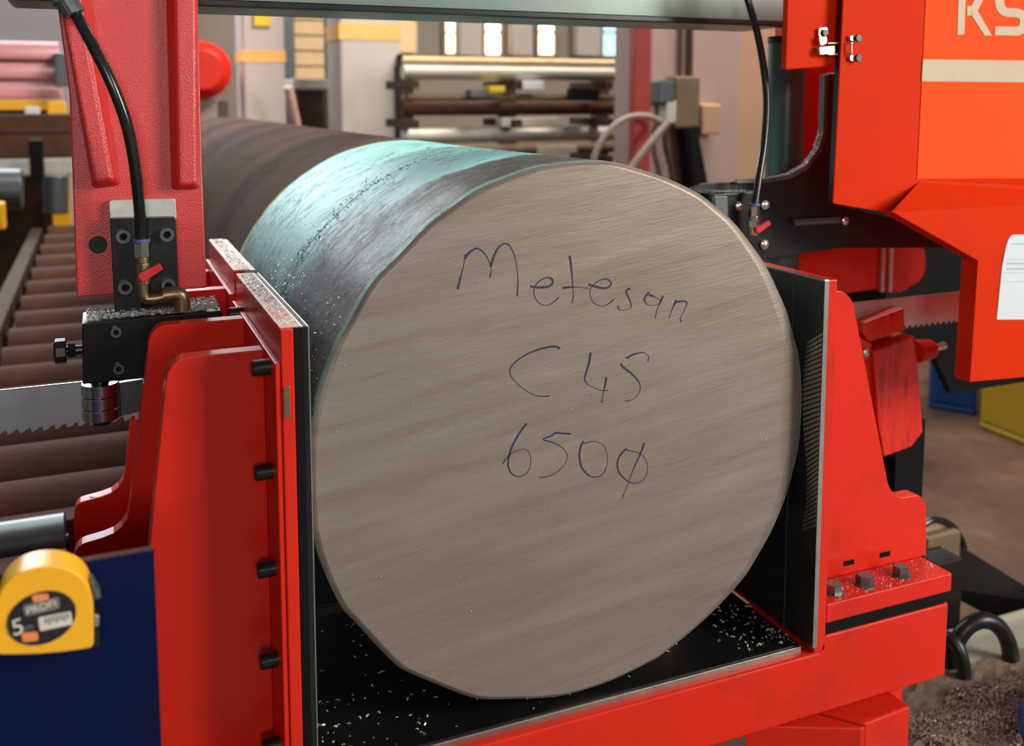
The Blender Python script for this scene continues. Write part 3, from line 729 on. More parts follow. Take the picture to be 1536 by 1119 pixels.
# cover box with toggle latch
cbx = thing('cover_box', (.5, .24, .44), 'red sheet metal cover box above the carriage with toggle latch', 'cover')
cf = rounded(xz([(1183,-60),(1178,105),(1243,100),(1258,80),(1262,-60)], .22), [0, .004, .006, .006, 0])
MB().prism(cf, 'y', .22, .232).build('cover_shell', 'orange', cbx, .004, seg=3)
LA = .214
lt = thing('toggle_latch', (.56, .21, .46), 'bright zinc toggle latch joining red cover box and guard', 'latch')
def lpx(x, y): return (1220+x/13.99, 30+y/13.99)
MB().prism(rounded(xz([lpx(120,160), lpx(300,150), lpx(310,330), lpx(110,360)], LA), .004), 'y', LA, .2195).build('base_plate', 'chrome', lt, .0008)
p = atY(*lpx(225, 265), LA); MB().cyl((p.x, LA+.001, p.z), (p.x, LA-.004, p.z), .0055, n=16).build('screw', 'black', lt, .0005)
MB().prism(rounded(xz([lpx(120,350), lpx(290,340), lpx(285,500), lpx(150,545)], LA-.004), .004), 'y', LA-.004, LA+.004).build('hinge_tab', 'chrome', lt, .001)
MB().prism(rounded(xz([lpx(120,560), lpx(480,530), lpx(490,700), lpx(140,740)], LA-.006), .003), 'y', LA-.006, LA+.004).build('lever', 'chrome', lt, .0015)
MB().prism(rounded(xz([lpx(560,440), lpx(640,460), lpx(630,690), lpx(555,720)], LA-.010), .003), 'y', LA-.010, LA-.002).build('lever_hook', 'chrome', lt, .0012)
for yy in (480, 715):
    MB().tube([tuple(atY(*lpx(300, yy+10), LA-.005)), tuple(atY(*lpx(560, yy), LA-.008)), tuple(atY(*lpx(800, yy), .1925))], .0016, 10).build('wire_bail', 'chrome', lt, 0, True)
MB().tube([tuple(atY(*lpx(800, 470), .1925)), tuple(atY(*lpx(800, 725), .1925))], .0016, 10).build('wire_bail', 'chrome', lt, 0, True)
for yy, s_ in ((380, -1), (800, 1)):
    MB().prism(rounded(xz([lpx(760, yy-55), lpx(1010, yy-60), lpx(1030, yy+40), lpx(780, yy+65)], .194), .005), 'y', .194, .1995).build('strike_ear', 'chrome', lt, .0008)
    p = atY(*lpx(920, yy), .194); MB().cyl((p.x, .195, p.z), (p.x, .1895, p.z), .0058, n=16).build('screw', 'black', lt, .0005)

# ------------------------------------------------------------------ red housings by the right jaw
BYY = .30
hb = thing('drive_housing', (.75, .33, -.2), 'scratched red tilted housing with a cut lower corner beside right jaw', 'housing')
up_ = xz([(1296,484),(1356,462),(1358,495),(1305,513),(1294,500)], BYY)
MB().prism(up_, 'y', BYY, BYY+.075).build('top_block', 'red_scratched', hb, .0025)
dn_ = xz([(1310,527),(1372,503),(1378,560),(1385,648),(1368,670),(1326,686),(1318,640)], BYY-.004)
MB().prism(dn_, 'y', BYY-.004, BYY+.07).build('front_cover', 'red_scratched', hb, .003)
bk = xz([(1290,505),(1310,516),(1318,640),(1326,684),(1316,684),(1285,560)], BYY+.004)
MB().prism(bk, 'y', BYY+.006, BYY+.07).build('side_cover', 'red_scratched', hb, .002)
p = atY(1299, 529, BYY+.004); inst('domed_bolt', dome, (p.x, BYY+.006, p.z), hb)
p0 = atY(1380, 510, BYY+.03); p1 = atY(1392, 534, BYY+.03)
MB().cyl((p0.x-.01, BYY+.03, p0.z-.02), (p0.x+.03, BYY+.03, p0.z-.02), .022, .018, 20).build('bearing_boss', 'red', hb, .003, True)
MB().cyl((p0.x+.03, BYY+.03, p0.z-.02), (p0.x+.062, BYY+.03, p0.z-.016), .007, n=12).build('shaft_end', 'steel', hb, .001)
MB().cyl(tuple(atY(1345, 690, BYY+.03)), tuple(atY(1349, 668, BYY+.03)), .005, n=12).build('drain_stub', 'steel', hb)
p = atY(1345, 720, BYY+.05)
MB().box(p.x-.035, p.x+.035, BYY+.02, BYY+.085, TZ+.001, -.19).build('stand_post', 'dark_gap', hb, .002)
gbx = thing('gearbox', (.95, .62, 0), 'plain red rounded gearbox body behind the guide carriage', 'gearbox')
gp_ = rounded(xz([(1203,366),(1360,358),(1392,366),(1392,418),(1352,442),(1316,436),(1262,444),(1203,440)], .56), [0, 0, .03, .03, .01, 0, 0, 0])
MB().prism(gp_, 'y', .56, .72).build('body', 'red', gbx, .012, seg=3)
for px in (1322, 1334):
    MB().prism(xz([(px, 362), (px+5, 362), (px+3, 438), (px-3, 438)], .556), 'y', .552, .5598).build('raised_seam', 'red_worn_sheen', gbx, .001)
MB().box(.92, 1.02, .58, .68, FZ, atY(1300, 438, .6).z).build('pedestal', 'dark_gap', gbx)
# dark inner back of the saw head
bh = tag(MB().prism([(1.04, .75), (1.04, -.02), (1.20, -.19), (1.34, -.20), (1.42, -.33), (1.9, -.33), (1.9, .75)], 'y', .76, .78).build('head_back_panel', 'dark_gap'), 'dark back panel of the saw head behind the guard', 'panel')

# ------------------------------------------------------------------ blue panel and tape measure
PY = -.22
bp = thing('guard_sheet', (-.65, -.21, FZ), 'dark blue sheet steel panel standing in front of the left vise jaw', 'panel')
x1 = atY(231, 825, PY).x; zt = atY(231, 825, PY).z
MB().box(-1.2, x1, PY, PY+.006, FZ, zt).build('sheet', 'blue', bp, .001)
MB().box(-1.2, x1, PY, PY+.006, zt, zt+.0012).build('bare_edge', 'rust', bp)
MB().box(-1.2, -1.17, PY+.006, PY+.12, FZ, zt-.2).build('stiffener', 'blue', bp)
TY = -.228
def tpx(x, y): return (x/6.217, 820+y/6.217)
tm = thing('tape_measure', (-.57, -.24, .0), 'yellow pocket tape measure with black oval label on the blue panel', 'tape measure')
TF = -.250
outl = [(-60,1010),(130,1010),(330,1005),(560,985),(760,955),(850,935),(872,900),(875,700),(865,480),(835,300),(760,180),(640,105),(500,72),(330,85),(180,140),(60,240),(-15,370),(-55,560),(-60,760)]
outl = [(x, 1010-(1010-y)*.885) for x, y in outl]
tb = rounded(xz([tpx(*q_) for q_ in outl], TF), .006)
MB().prism(tb, 'y', TF, TY+.0078).build('case', 'yellow', tm, .012, seg=6)
ov = []
for i in range(40):
    a = 2*PI*i/40; u, v = 335*math.cos(a), 238*math.sin(a); r_ = math.radians(-22)
    ov.append(tpx(388+u*math.cos(r_)-v*math.sin(r_), 662+u*math.sin(r_)+v*math.cos(r_)))
lab = MB().prism(xz(ov, TF), 'y', TF-.0012, TF+.001).build('round_label', 'sticker', tm, .0004)
def tq(pts, mat, name, r=.001):
    return MB().prism(rounded(xz([tpx(*q_) for q_ in pts], TF-.0012), r), 'y', TF-.0018, TF-.0011).build(name, mat, lab)
tq([(295,450),(450,435),(460,500),(310,515)], 'orange_print', 'print_mark', .0015)
tq([(195,805),(350,790),(360,870),(215,890)], 'orange_print', 'print_mark', .0015)
tq([(355,660),(660,600),(680,720),(375,785)], 'white_print', 'print_panel', .0012)
tq([(210,550),(550,465),(560,570),(235,650)], 'grey_print', 'print_panel', .002)
for i in range(7):
    x = 420+i*34; y = 655-i*8
    MB().prism(xz([tpx(x, y+10), tpx(x+16, y+7), tpx(x+20, y+(75 if i % 2 else 60)), tpx(x+4, y+(78 if i % 2 else 63))], TF-.0018), 'y', TF-.0022, TF-.0017).build('scale_tick', 'grey_print', lab)
def put_text(body, size, px, py, mat, tilt):
    me = text_mesh(body, size, .0003, 'lettering'); me.materials.append(M[mat])
    P = atY(*tpx(px, py), TF-.0019)
    o = bpy.data.objects.new('lettering', me); col.objects.link(o); o.parent = lab; o.location = Vector(P)-wloc(lab)
    o.rotation_euler = (PI/2, tilt, 0); o['label'] = 'printed '+body; return o
put_text('5', .017, 165, 755, 'white_print', math.radians(-8))
put_text('PROFI', .0075, 385, 565, 'white_print', math.radians(-8))
put_text('m', .008, 265, 750, 'grey_print', math.radians(-8))
MB().prism(xz([tpx(835,285), tpx(870,300), tpx(945,440), tpx(900,470), tpx(860,400)], TF+.012), 'y', TF+.006, TF+.020).build('lock_button', 'grey_steel', tm, .001)
MB().prism(xz([tpx(872,610), tpx(925,620), tpx(925,900), tpx(872,905)], TF+.012), 'y', TF+.006, TF+.022).build('blade_mouth', 'black', tm, .001)
MB().prism(xz([tpx(880,600), tpx(925,610), tpx(922,700), tpx(884,720)], TF+.010), 'y', TF+.004, TF+.007).build('end_hook', 'steel', tm, .0005)

# ------------------------------------------------------------------ infeed roller table
RG = 'rusty rollers of the infeed table'
rl = mesh_only(MB().cyl((-.80, 0, 0), (.60, 0, 0), .085, n=32).cyl((-.835, 0, 0), (.625, 0, 0), .014, n=12), 'roller', 'rust')
rys = [1.02, 1.24, 1.47, 1.71, 1.94, 2.17, 2.43, 2.70, 3.00, 3.32, 3.66, 4.02, 4.4, 4.8, 5.2]
for y in rys:
    o = bpy.data.objects.new('conveyor_roller', rl); col.objects.link(o); o.location = (0, y, -.4125)
    tag(o, 'rusty brown steel roller lying across the infeed table behind the vise', 'roller', RG)
for nm, x, lb in (('table_rail', -.87, 'dark steel side rail of the roller table left of the rollers'), ('table_rail', .66, 'dark steel side rail of the roller table right of the bar')):
    t = thing(nm, (x, 3, FZ), lb, 'rail')
    MB().box(x-.03, x+.03, .9, 5.4, -.46, -.36).build('rail', 'rust_dark', t, .004)
    for y in (1.0, 3.0, 5.2): MB().box(x-.03, x+.03, y, y+.08, FZ, -.46).build('leg', 'rust_dark', t, .003)
gy = thing('idle_roller', (-.9, .74, -.36), 'smooth dark grey roller beside the rear vise jaw foot', 'roller')
MB().cyl((-1.5, .735, -.337), (-.592, .735, -.337), .047, n=36).build('roller_tube', 'grey_steel', gy, .002, True)
MB().cyl((-1.52, .735, -.337), (-.588, .735, -.337), .012, n=16).build('shaft', 'black', gy)
br = thing('brown_rail', (-.9, .86, -.42), 'flat brown steel rail just behind the grey roller', 'rail')
MB().box(-1.5, -.45, .82, .88, -.42, -.335).build('bar', 'rust', br, .003)
sr = thing('edge_rail', (-.9, .62, -.42), 'pale machined steel rail with bright front lip before the grey roller', 'rail')
MB().box(-1.5, -.589, .60, .665, -.40, -.318).build('bar', 'rust', sr, .002)
MB().box(-1.5, -.589, .590, .600, -.345, -.3175).build('bright_lip', 'steel', sr, .001)
MB().box(-1.5, -.589, .59, .68, -.50, -.40).build('under_bar', 'rust_dark', sr, .002)
# dark sheet that paints the deep shade between the rollers
tag(MB().box(-.84, .63, .92, 5.3, -.62, -.60).build('roller_gap_shade', 'dark_gap'), 'dark sheet for the deep shade under the infeed rollers', 'tray')

# ------------------------------------------------------------------ background hall
M['column_paint'] = plain('grey_white_column_paint', (0.50, 0.44, 0.40), .7, 0, .12, 2, .05)
M['stripe_paint'] = plain('orange_stripe_paint', (0.90, 0.45, 0.12), .6)
M['sign_yellow'] = plain('yellow_sign', (0.72, 0.52, 0.01), .5)
def column(px0, px1, Y, dep, stripe, label, sign=None):
    a = atY(px0, 100, Y); b = atY(px1, 100, Y)
    t = thing('hall_column', ((a.x+b.x)/2, Y, FZ), label, 'column')
    MB().box(a.x, b.x, Y, Y+dep, FZ, 4.5).build('shaft', 'column_paint', t, .02)
    MB().box(a.x-.06, b.x+.06, Y-.06, Y+dep+.06, FZ, FZ+.12).build('base', 'column_paint', t, .01)
    z0 = atY(px0, stripe[1], Y).z; z1 = atY(px0, stripe[0], Y).z
    MB().box(a.x-.004, b.x+.004, Y-.004, Y+dep+.004, z0, z1).build('orange_stripe', 'stripe_paint', t)
    if sign:
        s0 = atY(sign[0], sign[2], Y-.01); s1 = atY(sign[1], sign[3], Y-.01)
        MB().box(s0.x, s1.x, Y-.02, Y-.003, s1.z, s0.z).build('yellow_sign', 'sign_yellow', t, .004)
    return t
column(364, 428, 6.0, .35, (75, 93), 'slim pale hall column with orange stripe and yellow sign', (380, 406, 20, 40))
column(510, 601, 5.6, .40, (34, 59), 'broad pale hall column with orange stripe')
# yellow shutter between the columns
a = atY(440, 5, 9.6); b = atY(488, 122, 9.6)
sh_ = thing('roller_shutter', (a.x, 9.6, FZ), 'warm yellow slatted shutter seen between the pale columns', 'shutter')
nS = 6; hz = (4.2-b.z)/22
for i in range(22):
    MB().box(a.x, b.x, 9.6, 9.64, b.z+i*hz, b.z+(i+.9)*hz).build('slat', 'shutter', sh_, .01)
MB().box(a.x-.1, a.x, 9.58, 9.68, FZ, 4.2).build('guide_rail', 'grey_steel', sh_)
MB().box(b.x, b.x+.1, 9.58, 9.68, FZ, 4.2).build('guide_rail', 'grey_steel', sh_)
MB().box(a.x, b.x, 9.6, 9.64, FZ, b.z-.01).build('lower_panel', 'rust_dark', sh_)
def pbox(name, px0, px1, py0, py1, Y, dep, mat, label, cat, bev=.01, group=None):
    a = atY(px0, py0, Y); b = atY(px1, py1, Y)
    return tag(MB().box(a.x, b.x, Y, Y+dep, b.z, a.z).build(name, mat, None, bev), label, cat, group)
# red round tank left of the slim column
p = atY(300, 106, 5.9)
tk = thing('red_tank', (p.x, 5.9, FZ), 'red round-ended tank on a pale stand beside the guide arm', 'tank')
MB().cyl((p.x, 5.76, p.z), (p.x, 6.3, p.z), .19, n=32).cyl((p.x, 5.76, p.z), (p.x, 5.70, p.z), .19, .13, 32).build('shell', 'red', tk, .01, True)
MB().box(p.x-.1, p.x+.1, 5.85, 6.25, FZ, p.z-.185).build('stand', 'wall', tk, .01)
# bar rack in the middle distance
M['pipe_light'] = plain('pale_grey_pipe', (0.46, 0.43, 0.36), .4, .2, .15, 3, .05)
M['wood'] = plain('oily_timber', (0.16, 0.105, 0.06), .7, 0, .4, 6, .2)
rk = thing('bar_rack', (2.0, 5.0, FZ), 'dark steel storage rack holding long bars behind the round bar', 'rack')
for px in (606, 760, 900):
    p = atY(px, 150, 5.2); MB().box(p.x-.05, p.x+.05, 5.15, 5.25, FZ, .62).build('upright', 'rust_dark', rk, .005)
for py in (122, 178, 234):
    p = atY(606, py, 5.1); q_ = atY(952, py, 5.1)
    for px in (612, 765, 900):
        u_ = atY(px, py, 4.75); MB().box(u_.x-.03, u_.x+.03, 4.62, 5.15, p.z-.05, p.z).build('arm', 'rust_dark', rk, .004)
bars = [(84, 95, 4.95, 'shutter', 'yellowish beam lying along the top of the bar rack'), (96, 119, 4.78, 'pipe_light', 'thick pale grey pipe on the top level of the rack'),
        (140, 152, 4.80, 'wood', 'brown bar resting on the middle level of the rack'), (153, 174, 4.95, 'rust', 'thick rusty bar on the middle level of the rack'),
        (192, 216, 4.85, 'pale_steel', 'dull grey tube on the lower level of the rack'), (218, 236, 4.70, 'wood', 'dark brown bar on the lower level of the rack')]
for y0, y1, Y, mt, lb in bars:
    a = atY(604, y0, Y); b = atY(604, y1, Y); e = atY(960, y0, Y)
    r = (a.z-b.z)/2
    tag(MB().cyl((a.x, Y, (a.z+b.z)/2), (e.x, Y, (a.z+b.z)/2), r, n=20).build('stock_bar', mt, None, 0, True), lb, 'bar')
for px0, px1, y0, y1, mt, lb in ((752, 842, 177, 190, 'pipe_light', 'short pale offcut in the middle of the rack'), (806, 866, 219, 230, 'pipe_light', 'short pale offcut low in the rack'),
        (784, 816, 121, 135, 'wall_white', 'small white block among the dark bars'), (734, 758, 129, 139, 'sign_yellow', 'small yellow tag block on the dark bars'), (706, 730, 134, 146, 'grey_steel', 'bluish grey offcut on the rack'),
        (860, 900, 132, 150, 'dark_gap', 'dark block for the shaded gap between the rack bars')):  # the dark block paints the shade between the bars
    pbox('offcut', px0, px1, y0, y1, 4.66, .10, mt, lb, 'offcut', .006)
# warm lit panel and wall pieces behind
pbox('wall_panel', 598, 626, 12, 80, 8.0, .1, 'shutter', 'narrow warm yellow panel right of the broad column', 'panel')
pbox('dark_post', 601, 622, 80, 236, 5.5, .12, 'rust_dark', 'dark brown post behind the broad column', 'post')
pbox('wall_pier', 690, 724, 4, 84, 9.7, .2, 'column_paint', 'pale wall pier between the first bright windows', 'pier')
pbox('wall_pier', 770, 800, 4, 84, 9.7, .2, 'column_paint', 'pale wall pier between the middle bright windows', 'pier')
pbox('wall_pier', 868, 902, 4, 84, 9.7, .2, 'column_paint', 'pale wall pier beside the cool blue window', 'pier')
M['red_dark'] = plain('dark_red_paint', (0.30, 0.018, 0.010), .5, 0, .2, 6, .05)
rp = thing('red_post', (1.9, 3.3, FZ), 'slender red steel post before the pinkish pillar', 'post')
a = atY(952, 100, 3.3); b = atY(977, 100, 3.3)
MB().box(a.x, b.x, 3.3, 3.36, FZ, 2.0).build('upright', 'red_dark', rp, .006)
MB().box(a.x-.05, b.x+.05, 3.26, 3.4, FZ, FZ+.02).build('foot', 'red', rp, .002)
M['pink'] = plain('pinkish_concrete', (0.40, 0.27, 0.235), .7, 0, .16, 3, .1)
M['tan'] = plain('tan_board', (0.47, 0.27, 0.165), .7, 0, .1, 3, .05)
a = atY(976, 100, 3.5); b = atY(1112, 100, 3.5); c_ = atY(1210, 100, 3.5)
pk = thing('concrete_pillar', (a.x, 3.6, FZ), 'wide pinkish concrete pillar behind the right guide carriage', 'pillar')
MB().box(a.x, b.x, 3.5, 3.9, FZ, 2.6).build('shaft', 'pink', pk, .015)
MB().box(a.x, b.x, 3.46, 3.9, FZ, FZ+.3).build('plinth', 'pink', pk, .015)
tag(MB().box(b.x+.005, c_.x, 3.55, 3.7, FZ, 2.6).build('tan_board', 'tan', None, .01), 'tall tan board standing beside the pinkish pillar', 'board')
# pipes and valve gear on the pillar
pv = thing('pipe_manifold', (a.x+.2, 3.45, FZ), 'dark pipe and valve boxes fixed to the pinkish pillar', 'valve gear')
for px, r in ((1036, .018), (1022, .010)):
    t0 = atY(px, -20, 3.47); t1 = atY(px-2, 120, 3.47); MB().cyl(tuple(t0), tuple(t1), r, n=12).build('pipe', 'rust_dark', pv)
for px0, px1, y0, y1, mt in ((990, 1013, 120, 156, 'grey_steel'), (1014, 1050, 114, 192, 'wood'), (1054, 1082, 156, 202, 'tan'), (1000, 1016, 150, 186, 'pale_steel')):
    a_ = atY(px0, y0, 3.40); b_ = atY(px1, y1, 3.40); MB().box(a_.x, b_.x, 3.40, 3.495, b_.z, a_.z).build('valve_box', mt, pv, .012)
MB().cyl(tuple(atY(1030, 190, 3.42)), tuple(atY(1045, 300, 3.42)), .055, .075, 16).build('drop_pipe', 'dark_gap', pv)
MB().tube(spline([tuple(atY(x, y, 3.40)) for x, y in ((1000,185),(998,215),(1006,250),(1012,290))], 6), .016, 10).build('cable', 'rust_dark', pv)
M['hose_tan'] = plain('dusty_hose', (0.23, 0.17, 0.135), .6)
tag(MB().tube(spline([tuple(atY(x, y, 3.2)) for x, y in ((888,262),(893,232),(910,200),(938,178),(968,174),(990,182))], 8), .016, 12).build('dusty_hose', 'hose_tan', None, 0, True), 'dusty brown hose looping before the red post', 'hose')
tag(MB().tube(spline([tuple(atY(x, y, 3.15)) for x, y in ((930,280),(950,248),(975,215),(1002,184))], 8), .018, 12).build('dusty_hose', 'hose_tan', None, 0, True), 'straight slanting brown hose leading to the valve boxes', 'hose')
# small things between the columns
tag(MB().cyl(tuple(at(500, 440, 'z', FZ+.01)), tuple(atY(432, 130, 5.5)), .030, n=14).build('pink_rod', 'red_worn_sheen', None), 'leaning pinkish rod between the two pale columns', 'rod')
pbox('machine_block', 446, 490, 136, 400, 6.4, .4, 'rust_dark', 'dark brown machine block between the two columns', 'machine')
pbox('machine_table', 440, 494, 118, 134, 6.35, .5, 'pale_steel', 'pale machine table between the two columns', 'table')
pbox('crate', 318, 350, 150, 408, 6.6, .4, 'wall', 'low beige crate beside the slim column', 'crate')
# left distance: glossy red machine, yellow posts, billets
M['cowl_sheen'] = plain('red_cowl_with_sheen', (0.74, 0.34, 0.36), .16, 0, .12, 2, .03)  # pale pink is the red cowl's sheen put into the base colour
mm = thing('cowled_machine', (atY(40, 100, 6.5).x, 6.7, FZ), 'glossy red machine cowl with painted pale sheen far behind the guide arm', 'machine')
a = atY(-40, 62, 6.5); b = atY(92, 150, 6.5)
h = a.z-b.z
for k in range(3):
    z1 = a.z-h*k/3; z0 = a.z-h*(k+1)/3+.01
    pr = rounded([(6.5+.03*k, z0), (6.5+.03*k, z1), (7.3, z1+.05*(k == 0)), (7.3, z0)], .03)
    MB().prism(pr, 'x', a.x, b.x).build('cowl_panel', 'cowl_sheen', mm, .004, True)
MB().box(a.x, b.x, 6.6, 7.3, FZ, b.z-.05).build('base', 'rust_dark', mm)
MB().box(a.x, b.x, 6.52, 6.6, b.z-.07, b.z).build('yellow_rail', 'yellow', mm, .006)
a_ = atY(70, 152, 6.3); b_ = atY(101, 200, 6.3)
MB().box(a_.x, b_.x, 6.3, 6.42, FZ, a_.z).build('yellow_leg', 'yellow', mm, .01)
a_ = atY(80, 78, 6.4); b_ = atY(104, 130, 6.4); MB().box(a_.x, b_.x, 6.4, 6.5, b_.z, a_.z).build('switch_box', 'grey_steel', mm, .01)
pbox('white_cap', 36, 60, 160, 182, 6.2, .1, 'wall_white', 'small white cap near the yellow leg', 'cap')
pbox('billet', -60, 112, 172, 200, 5.9, .3, 'rust', 'long rusty billet far behind on top of the stack', 'billet')
pbox('billet', -60, 112, 203, 236, 5.9, .3, 'rust', 'thick rusty billet far behind in the middle of the stack', 'billet')
pbox('dark_block', 42, 66, 210, 268, 5.6, .15, 'dark_gap', 'dark upright block before the rusty billets', 'block')
pbox('billet', -60, 112, 240, 262, 5.9, .3, 'pale_steel', 'thin greyish billet at the bottom of the stack', 'billet')
tag(MB().cyl(tuple(atY(-20, 284, 5.3)), tuple(atY(34, 284, 5.3)), .12, n=24).build('grey_drum', 'grey_steel', None, .01, True), 'grey drum lying at the end of the roller table', 'drum')
tag(MB().cyl(tuple(atY(84, 320, 5.5)), tuple(atY(84, 262, 5.5)), .07, n=24).build('grey_stub', 'grey_steel', None, .01, True), 'upright grey steel stub at the end of the roller table', 'stub')
pbox('yellow_stop', -14, 8, 305, 345, 4.6, .1, 'yellow', 'small yellow stop on the left table rail', 'stop')

# ------------------------------------------------------------------ right background: bins and beam
M['bin_blue'] = plain('blue_bin_plastic', (0.004, 0.05, 0.20), .5, 0, .15, 3, .05)
M['bin_yellow'] = plain('yellow_bin_plastic', (0.42, 0.27, 0.006), .5, 0, .12, 3, .05)
def bin_(pl, pr, pb, ztop, mat, label):
    A = at(pl[0], pl[1], 'z', FZ); B = at(pr[0], pr[1], 'z', FZ)
    d = (B-A); L = d.length; d.normalize(); n_ = Vector((-d.y, d.x, 0))
    n_ = Vector((A.x-CAM.x, A.y-CAM.y, 0)).normalized()
    D = pb
    t = thing('waste_bin', tuple(A), label, 'bin')
    mat4 = Matrix((( d.x, n_.x, 0, A.x), (d.y, n_.y, 0, A.y), (0, 0, 1, FZ), (0, 0, 0, 1)))
    mb = MB()
    w = .03
    mb.box(0, L, 0, D, 0.0, .03).box(0, L, 0, w, .03, ztop).box(0, L, D-w, D, .03, ztop).box(0, w, w, D-w, .03, ztop).box(L-w, L, w, D-w, .03, ztop)
    mb.xf(mat4).build('tub', mat, t, .01)
    MB().box(-.01, L+.01, -.02, .03, ztop, ztop+.06).box(-.01, L+.01, D-.03, D+.02, ztop, ztop+.06).box(-.01, .03, .03, D-.03, ztop, ztop+.06).box(L-.03, L+.01, .03, D-.03, ztop, ztop+.06).xf(mat4).build('rim', mat, t, .01)
    MB().box(L*.25, L*.75, -.012, -.0005, ztop*.55, ztop*.62).xf(mat4).build('pale_mark', 'white_print', t, .003)
    return t
bin_((1392, 612), (1464, 624), .5, .75, 'bin_blue', 'blue plastic bin standing on the floor behind the red guard')
bin_((1470, 642), (1560, 678), .22, .75, 'bin_yellow', 'yellow plastic bin standing beside the blue bin')

bm_ = thing('black_beam', (1.3, .6, FZ), 'black steel beam slanting back along the floor right of the bed', 'beam')
A = atY(1396, 838, .80); B = atY(1580, 946, .62)
A0 = Vector((1.05, .78, -.585)); 
pa_ = [atY(1386,812,.70), atY(1430,812,.72), atY(1580,905,.52), atY(1580,975,.52), atY(1400,880,.70)]
qa = [Vector((v.x, v.y+.10, v.z)) for v in pa_]
n = len(pa_)
MB().add([tuple(v) for v in pa_]+[tuple(v) for v in qa], [list(range(n)), list(range(2*n-1, n-1, -1))]+[(i, i+n, (i+1) % n+n, (i+1) % n) for i in range(n)]).build('beam', 'black', bm_, .004)
MB().box(1.25, 1.33, .62, .72, FZ, -.68).build('leg', 'black', bm_, .003)
tag(MB().tube(spline([tuple(atY(x, y, .72)) for x, y in ((1380,790),(1400,780),(1425,787),(1440,806),(1446,822))], 6), .009, 10).build('black_cable', 'rubber', None, 0, True), 'thin black cable arching above the black beam', 'cable')
pbox('beam_fitting', 1392, 1440, 808, 838, .69, .06, 'wood', 'rusty brown fitting on the end of the black beam', 'fitting', .004)
# chip tray with swarf heap and two black hoops
M['tray_pale'] = plain('oily_pale_tray', (0.42, 0.40, 0.32), .3, .2, .2, 5, .1)
tr = thing('chip_tray', (1.0, .2, FZ), 'pale oily sheet metal chip tray right of the bed', 'tray')
MB().box(.66, 1.9, -.30, .40, TZ-.01, TZ).build('tray_floor', 'tray_pale', tr)
MB().box(.66, 1.9, .40, .405, TZ-.01, TZ+.015).build('tray_wall', 'tray_pale', tr)
MB().box(1.89, 1.9, -.30, .40, TZ, TZ+.05).build('tray_wall', 'tray_pale', tr)
for x, y in ((.69, -.27), (1.86, -.27), (.69, .37), (1.86, .37)): MB().box(x-.02, x+.02, y-.02, y+.02, FZ, TZ-.01).build('leg', 'grey_steel', tr)
def hoop(pa, pb, pt, r, label):
    A = at(pa[0], pa[1], 'z', TZ); B = at(pb[0], pb[1], 'z', TZ)
    Y = (A.y+B.y)/2; T = atY(pt[0], pt[1], Y); C = (A+B)/2; hh = max(.03, T.z-TZ)
    off = T.x-C.x
    pts = [Vector((C.x-(B.x-A.x)/2*math.cos(t)+off*math.sin(t)*.5, C.y-(B.y-A.y)/2*math.cos(t), TZ+hh*math.sin(t)+r*.2)) for t in [PI*i/24 for i in range(25)]]
    return tag(MB().tube(pts, r, 12).build('steel_hoop', 'black', None, 0, True), label, 'hoop')
hoop((1428, 1002), (1516, 992), (1468, 934), .016, 'larger black hoop arching over the pale chip tray')
hoop((1400, 1000), (1446, 1022), (1425, 960), .013, 'smaller black hoop beside the red bed beam')
# swarf heap
hm = []; hf_ = []
NX, NY = 60, 40
P00 = at(1372, 1050, 'z', TZ)
def hz_(x, y):
    e = min(1, max(0, (x-.60)/.10))*min(1, max(0, (.235+.10*math.sin(x*3)-y+.16*(x-.9))/.16))
    return TZ+.002+.055*e*(.8+.25*math.sin(13*x+5*y)+.2*math.sin(23*y-9*x)+.15*math.sin(41*x+37*y))
for j in range(NY):
    for i in range(NX):
        x = .67+1.1*i/(NX-1); y = -.29+.60*j/(NY-1); hm.append((x, y, hz_(x, y)+random.uniform(0, .006)))
for j in range(NY-1):
    for i in range(NX-1): hf_.append((j*NX+i, j*NX+i+1, (j+1)*NX+i+1, (j+1)*NX+i))
sp = []
while len(sp) < 15000:
    x = random.uniform(.69, 1.3 if len(sp) < 13000 else 1.7); y = random.uniform(-.05 if len(sp) < 13000 else -.28, .30)
    if hz_(x, y) > TZ+.012: sp.append((x, y, hz_(x, y)+.004))
heap = chips('swarf_heap', sp, 'swarf', (.0022, .0060), base=MB().add(hm, hf_)); tag(heap, 'heap of brown curly steel swarf on the chip tray', 'swarf', kind='stuff')
P = at(1552, 1116, 'z', TZ+.06)
tag(MB().tube(spline([(P.x-.10, P.y-.12, TZ+.075), (P.x-.03, P.y-.03, TZ+.085), (P.x+.06, P.y+.05, TZ+.075), (P.x+.2, P.y+.09, TZ+.07)], 8), .022, 14).build('blue_hose', 'bin_blue', None, 0, True), 'short piece of blue hose lying on the swarf', 'hose')

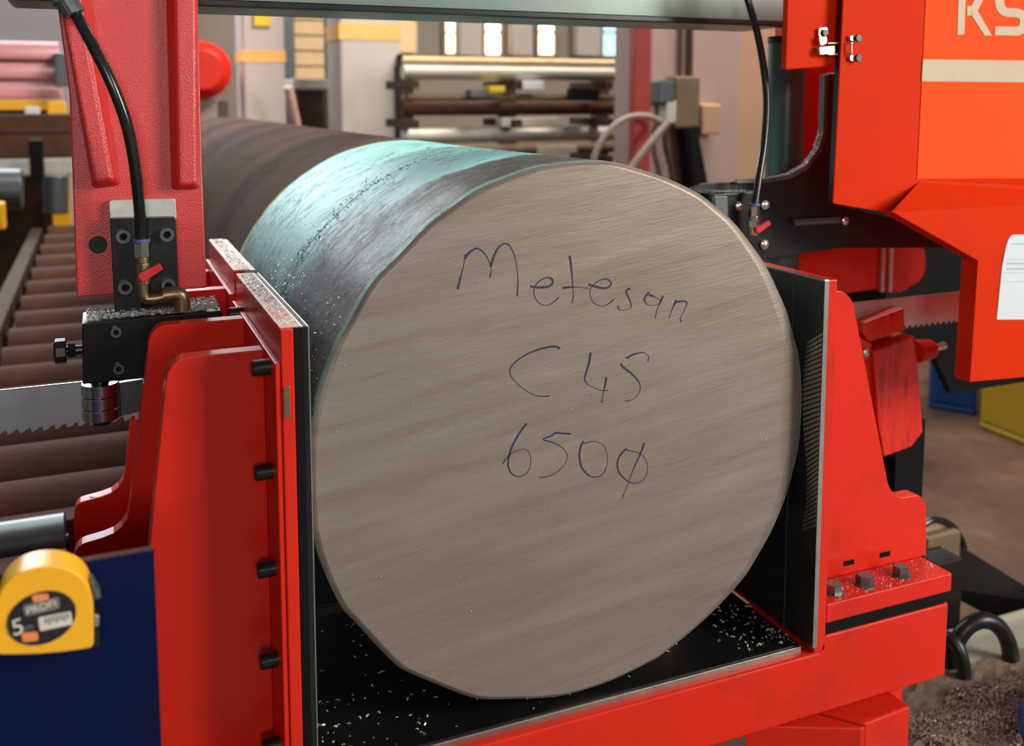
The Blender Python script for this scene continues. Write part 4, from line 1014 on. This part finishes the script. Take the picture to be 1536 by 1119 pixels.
# ------------------------------------------------------------------ steel chips lying about
def scatter(n, fn): return [fn() for _ in range(n)]
rnd = random.uniform
c1 = [(rnd(-.32, .32), rnd(-.006, .30), -.3262) for _ in range(150)]
c1 += [(rnd(.24, .32), abs(random.gauss(0, .06)), -.3262) for _ in range(90)]
c1 += [(random.gauss(-.26, .05), rnd(-.005, .12), -.3262) for _ in range(50)]
tag(chips('bed_chips', [p for p in c1 if abs(p[0]) < .32], 'chip', (.001, .0034)), 'scattered bright steel chips on the black bed plate', 'steel chips', kind='stuff')
c2 = [(rnd(-.352, -.336), rnd(-.01, .31), .170) for _ in range(420)]+[(rnd(-.352, -.336), rnd(.34, .65), .1706) for _ in range(420)]
tag(chips('jaw_chips', c2, 'chip', (.0005, .0016)), 'fine steel dust along the left vise jaw top', 'steel chips', kind='stuff')
c3 = [(rnd(.355, .57), rnd(-.022, .028), -.2697) for _ in range(300)]
tag(chips('foot_chips', c3, 'chip', (.0006, .0022)), 'fine steel chips around the hex bolts on the right foot', 'steel chips', kind='stuff')
gt0 = atY(130, 484, GB); gt1 = atY(330, 465, GB)
c4 = []
for _ in range(2600):
    u = rnd(0, 1); y = rnd(GB+.002, .315); x = gt0.x+(gt1.x-gt0.x)*u
    z = gt0.z+(gt1.z-gt0.z)*u+.0005+rnd(0, .007)*rnd(.2, 1)
    c4.append((x, y, z))
tag(chips('guide_chips', c4, 'chip', (.0008, .0028)), 'heaped silvery chips on top of the left guide block', 'steel chips', kind='stuff')
c5 = []
for a, b in zip(ge[:-1], ge[1:]):
    for _ in range(110):
        t = rnd(0, 1); Yc = rnd(.309, .321); q_ = atY(a[0]+(b[0]-a[0])*t, a[1]+(b[1]-a[1])*t, .308)
        if q_.z < .36: c5.append((q_.x, Yc, q_.z+.0005))
for _ in range(240):
    q_ = atY(rnd(1072, 1140), 289, CB); c5.append((q_.x, rnd(CB, CYY), q_.z+.001))
tag(chips('carriage_chips', c5, 'chip', (.0008, .0024)), 'small chips clinging to the curved carriage bracket', 'steel chips', kind='stuff')
c6 = []
for _ in range(70):
    a = rnd(0, 2*PI); r = .32*math.sqrt(rnd(0, 1)); c6.append((r*math.cos(a)*.97, -.0008, r*math.sin(a)*.97))
tag(chips('face_chips', c6, 'chip', (.0006, .0017)), 'tiny bright steel specks stuck to the sawn bar face', 'steel chips', kind='stuff')

c7 = []
for _ in range(560):
    a = rnd(math.radians(20), math.radians(160)); y = .326+random.gauss(0, .011); r_ = .3252
    if abs(y-.326) < .0025: continue
    c7.append((r_*math.cos(a), y, r_*math.sin(a)))
tag(chips('kerf_chips', c7, 'black_oily', (.0008, .0026)), 'dark oily chips along the saw cut over the bar', 'steel chips', kind='stuff')
c8 = []
for _ in range(420):
    a = random.gauss(math.radians(152), .045) if rnd(0, 1) < .55 else rnd(math.radians(60), math.radians(165)); y = random.gauss(.36, .05) if rnd(0, 1) < .6 else rnd(.02, .30)
    c8.append((.3256*math.cos(a), y, .3256*math.sin(a)))
tag(chips('bar_chips', c8, 'chip', (.0006, .0020)), 'bright loose chips lying on the wet bar skin', 'steel chips', kind='stuff')
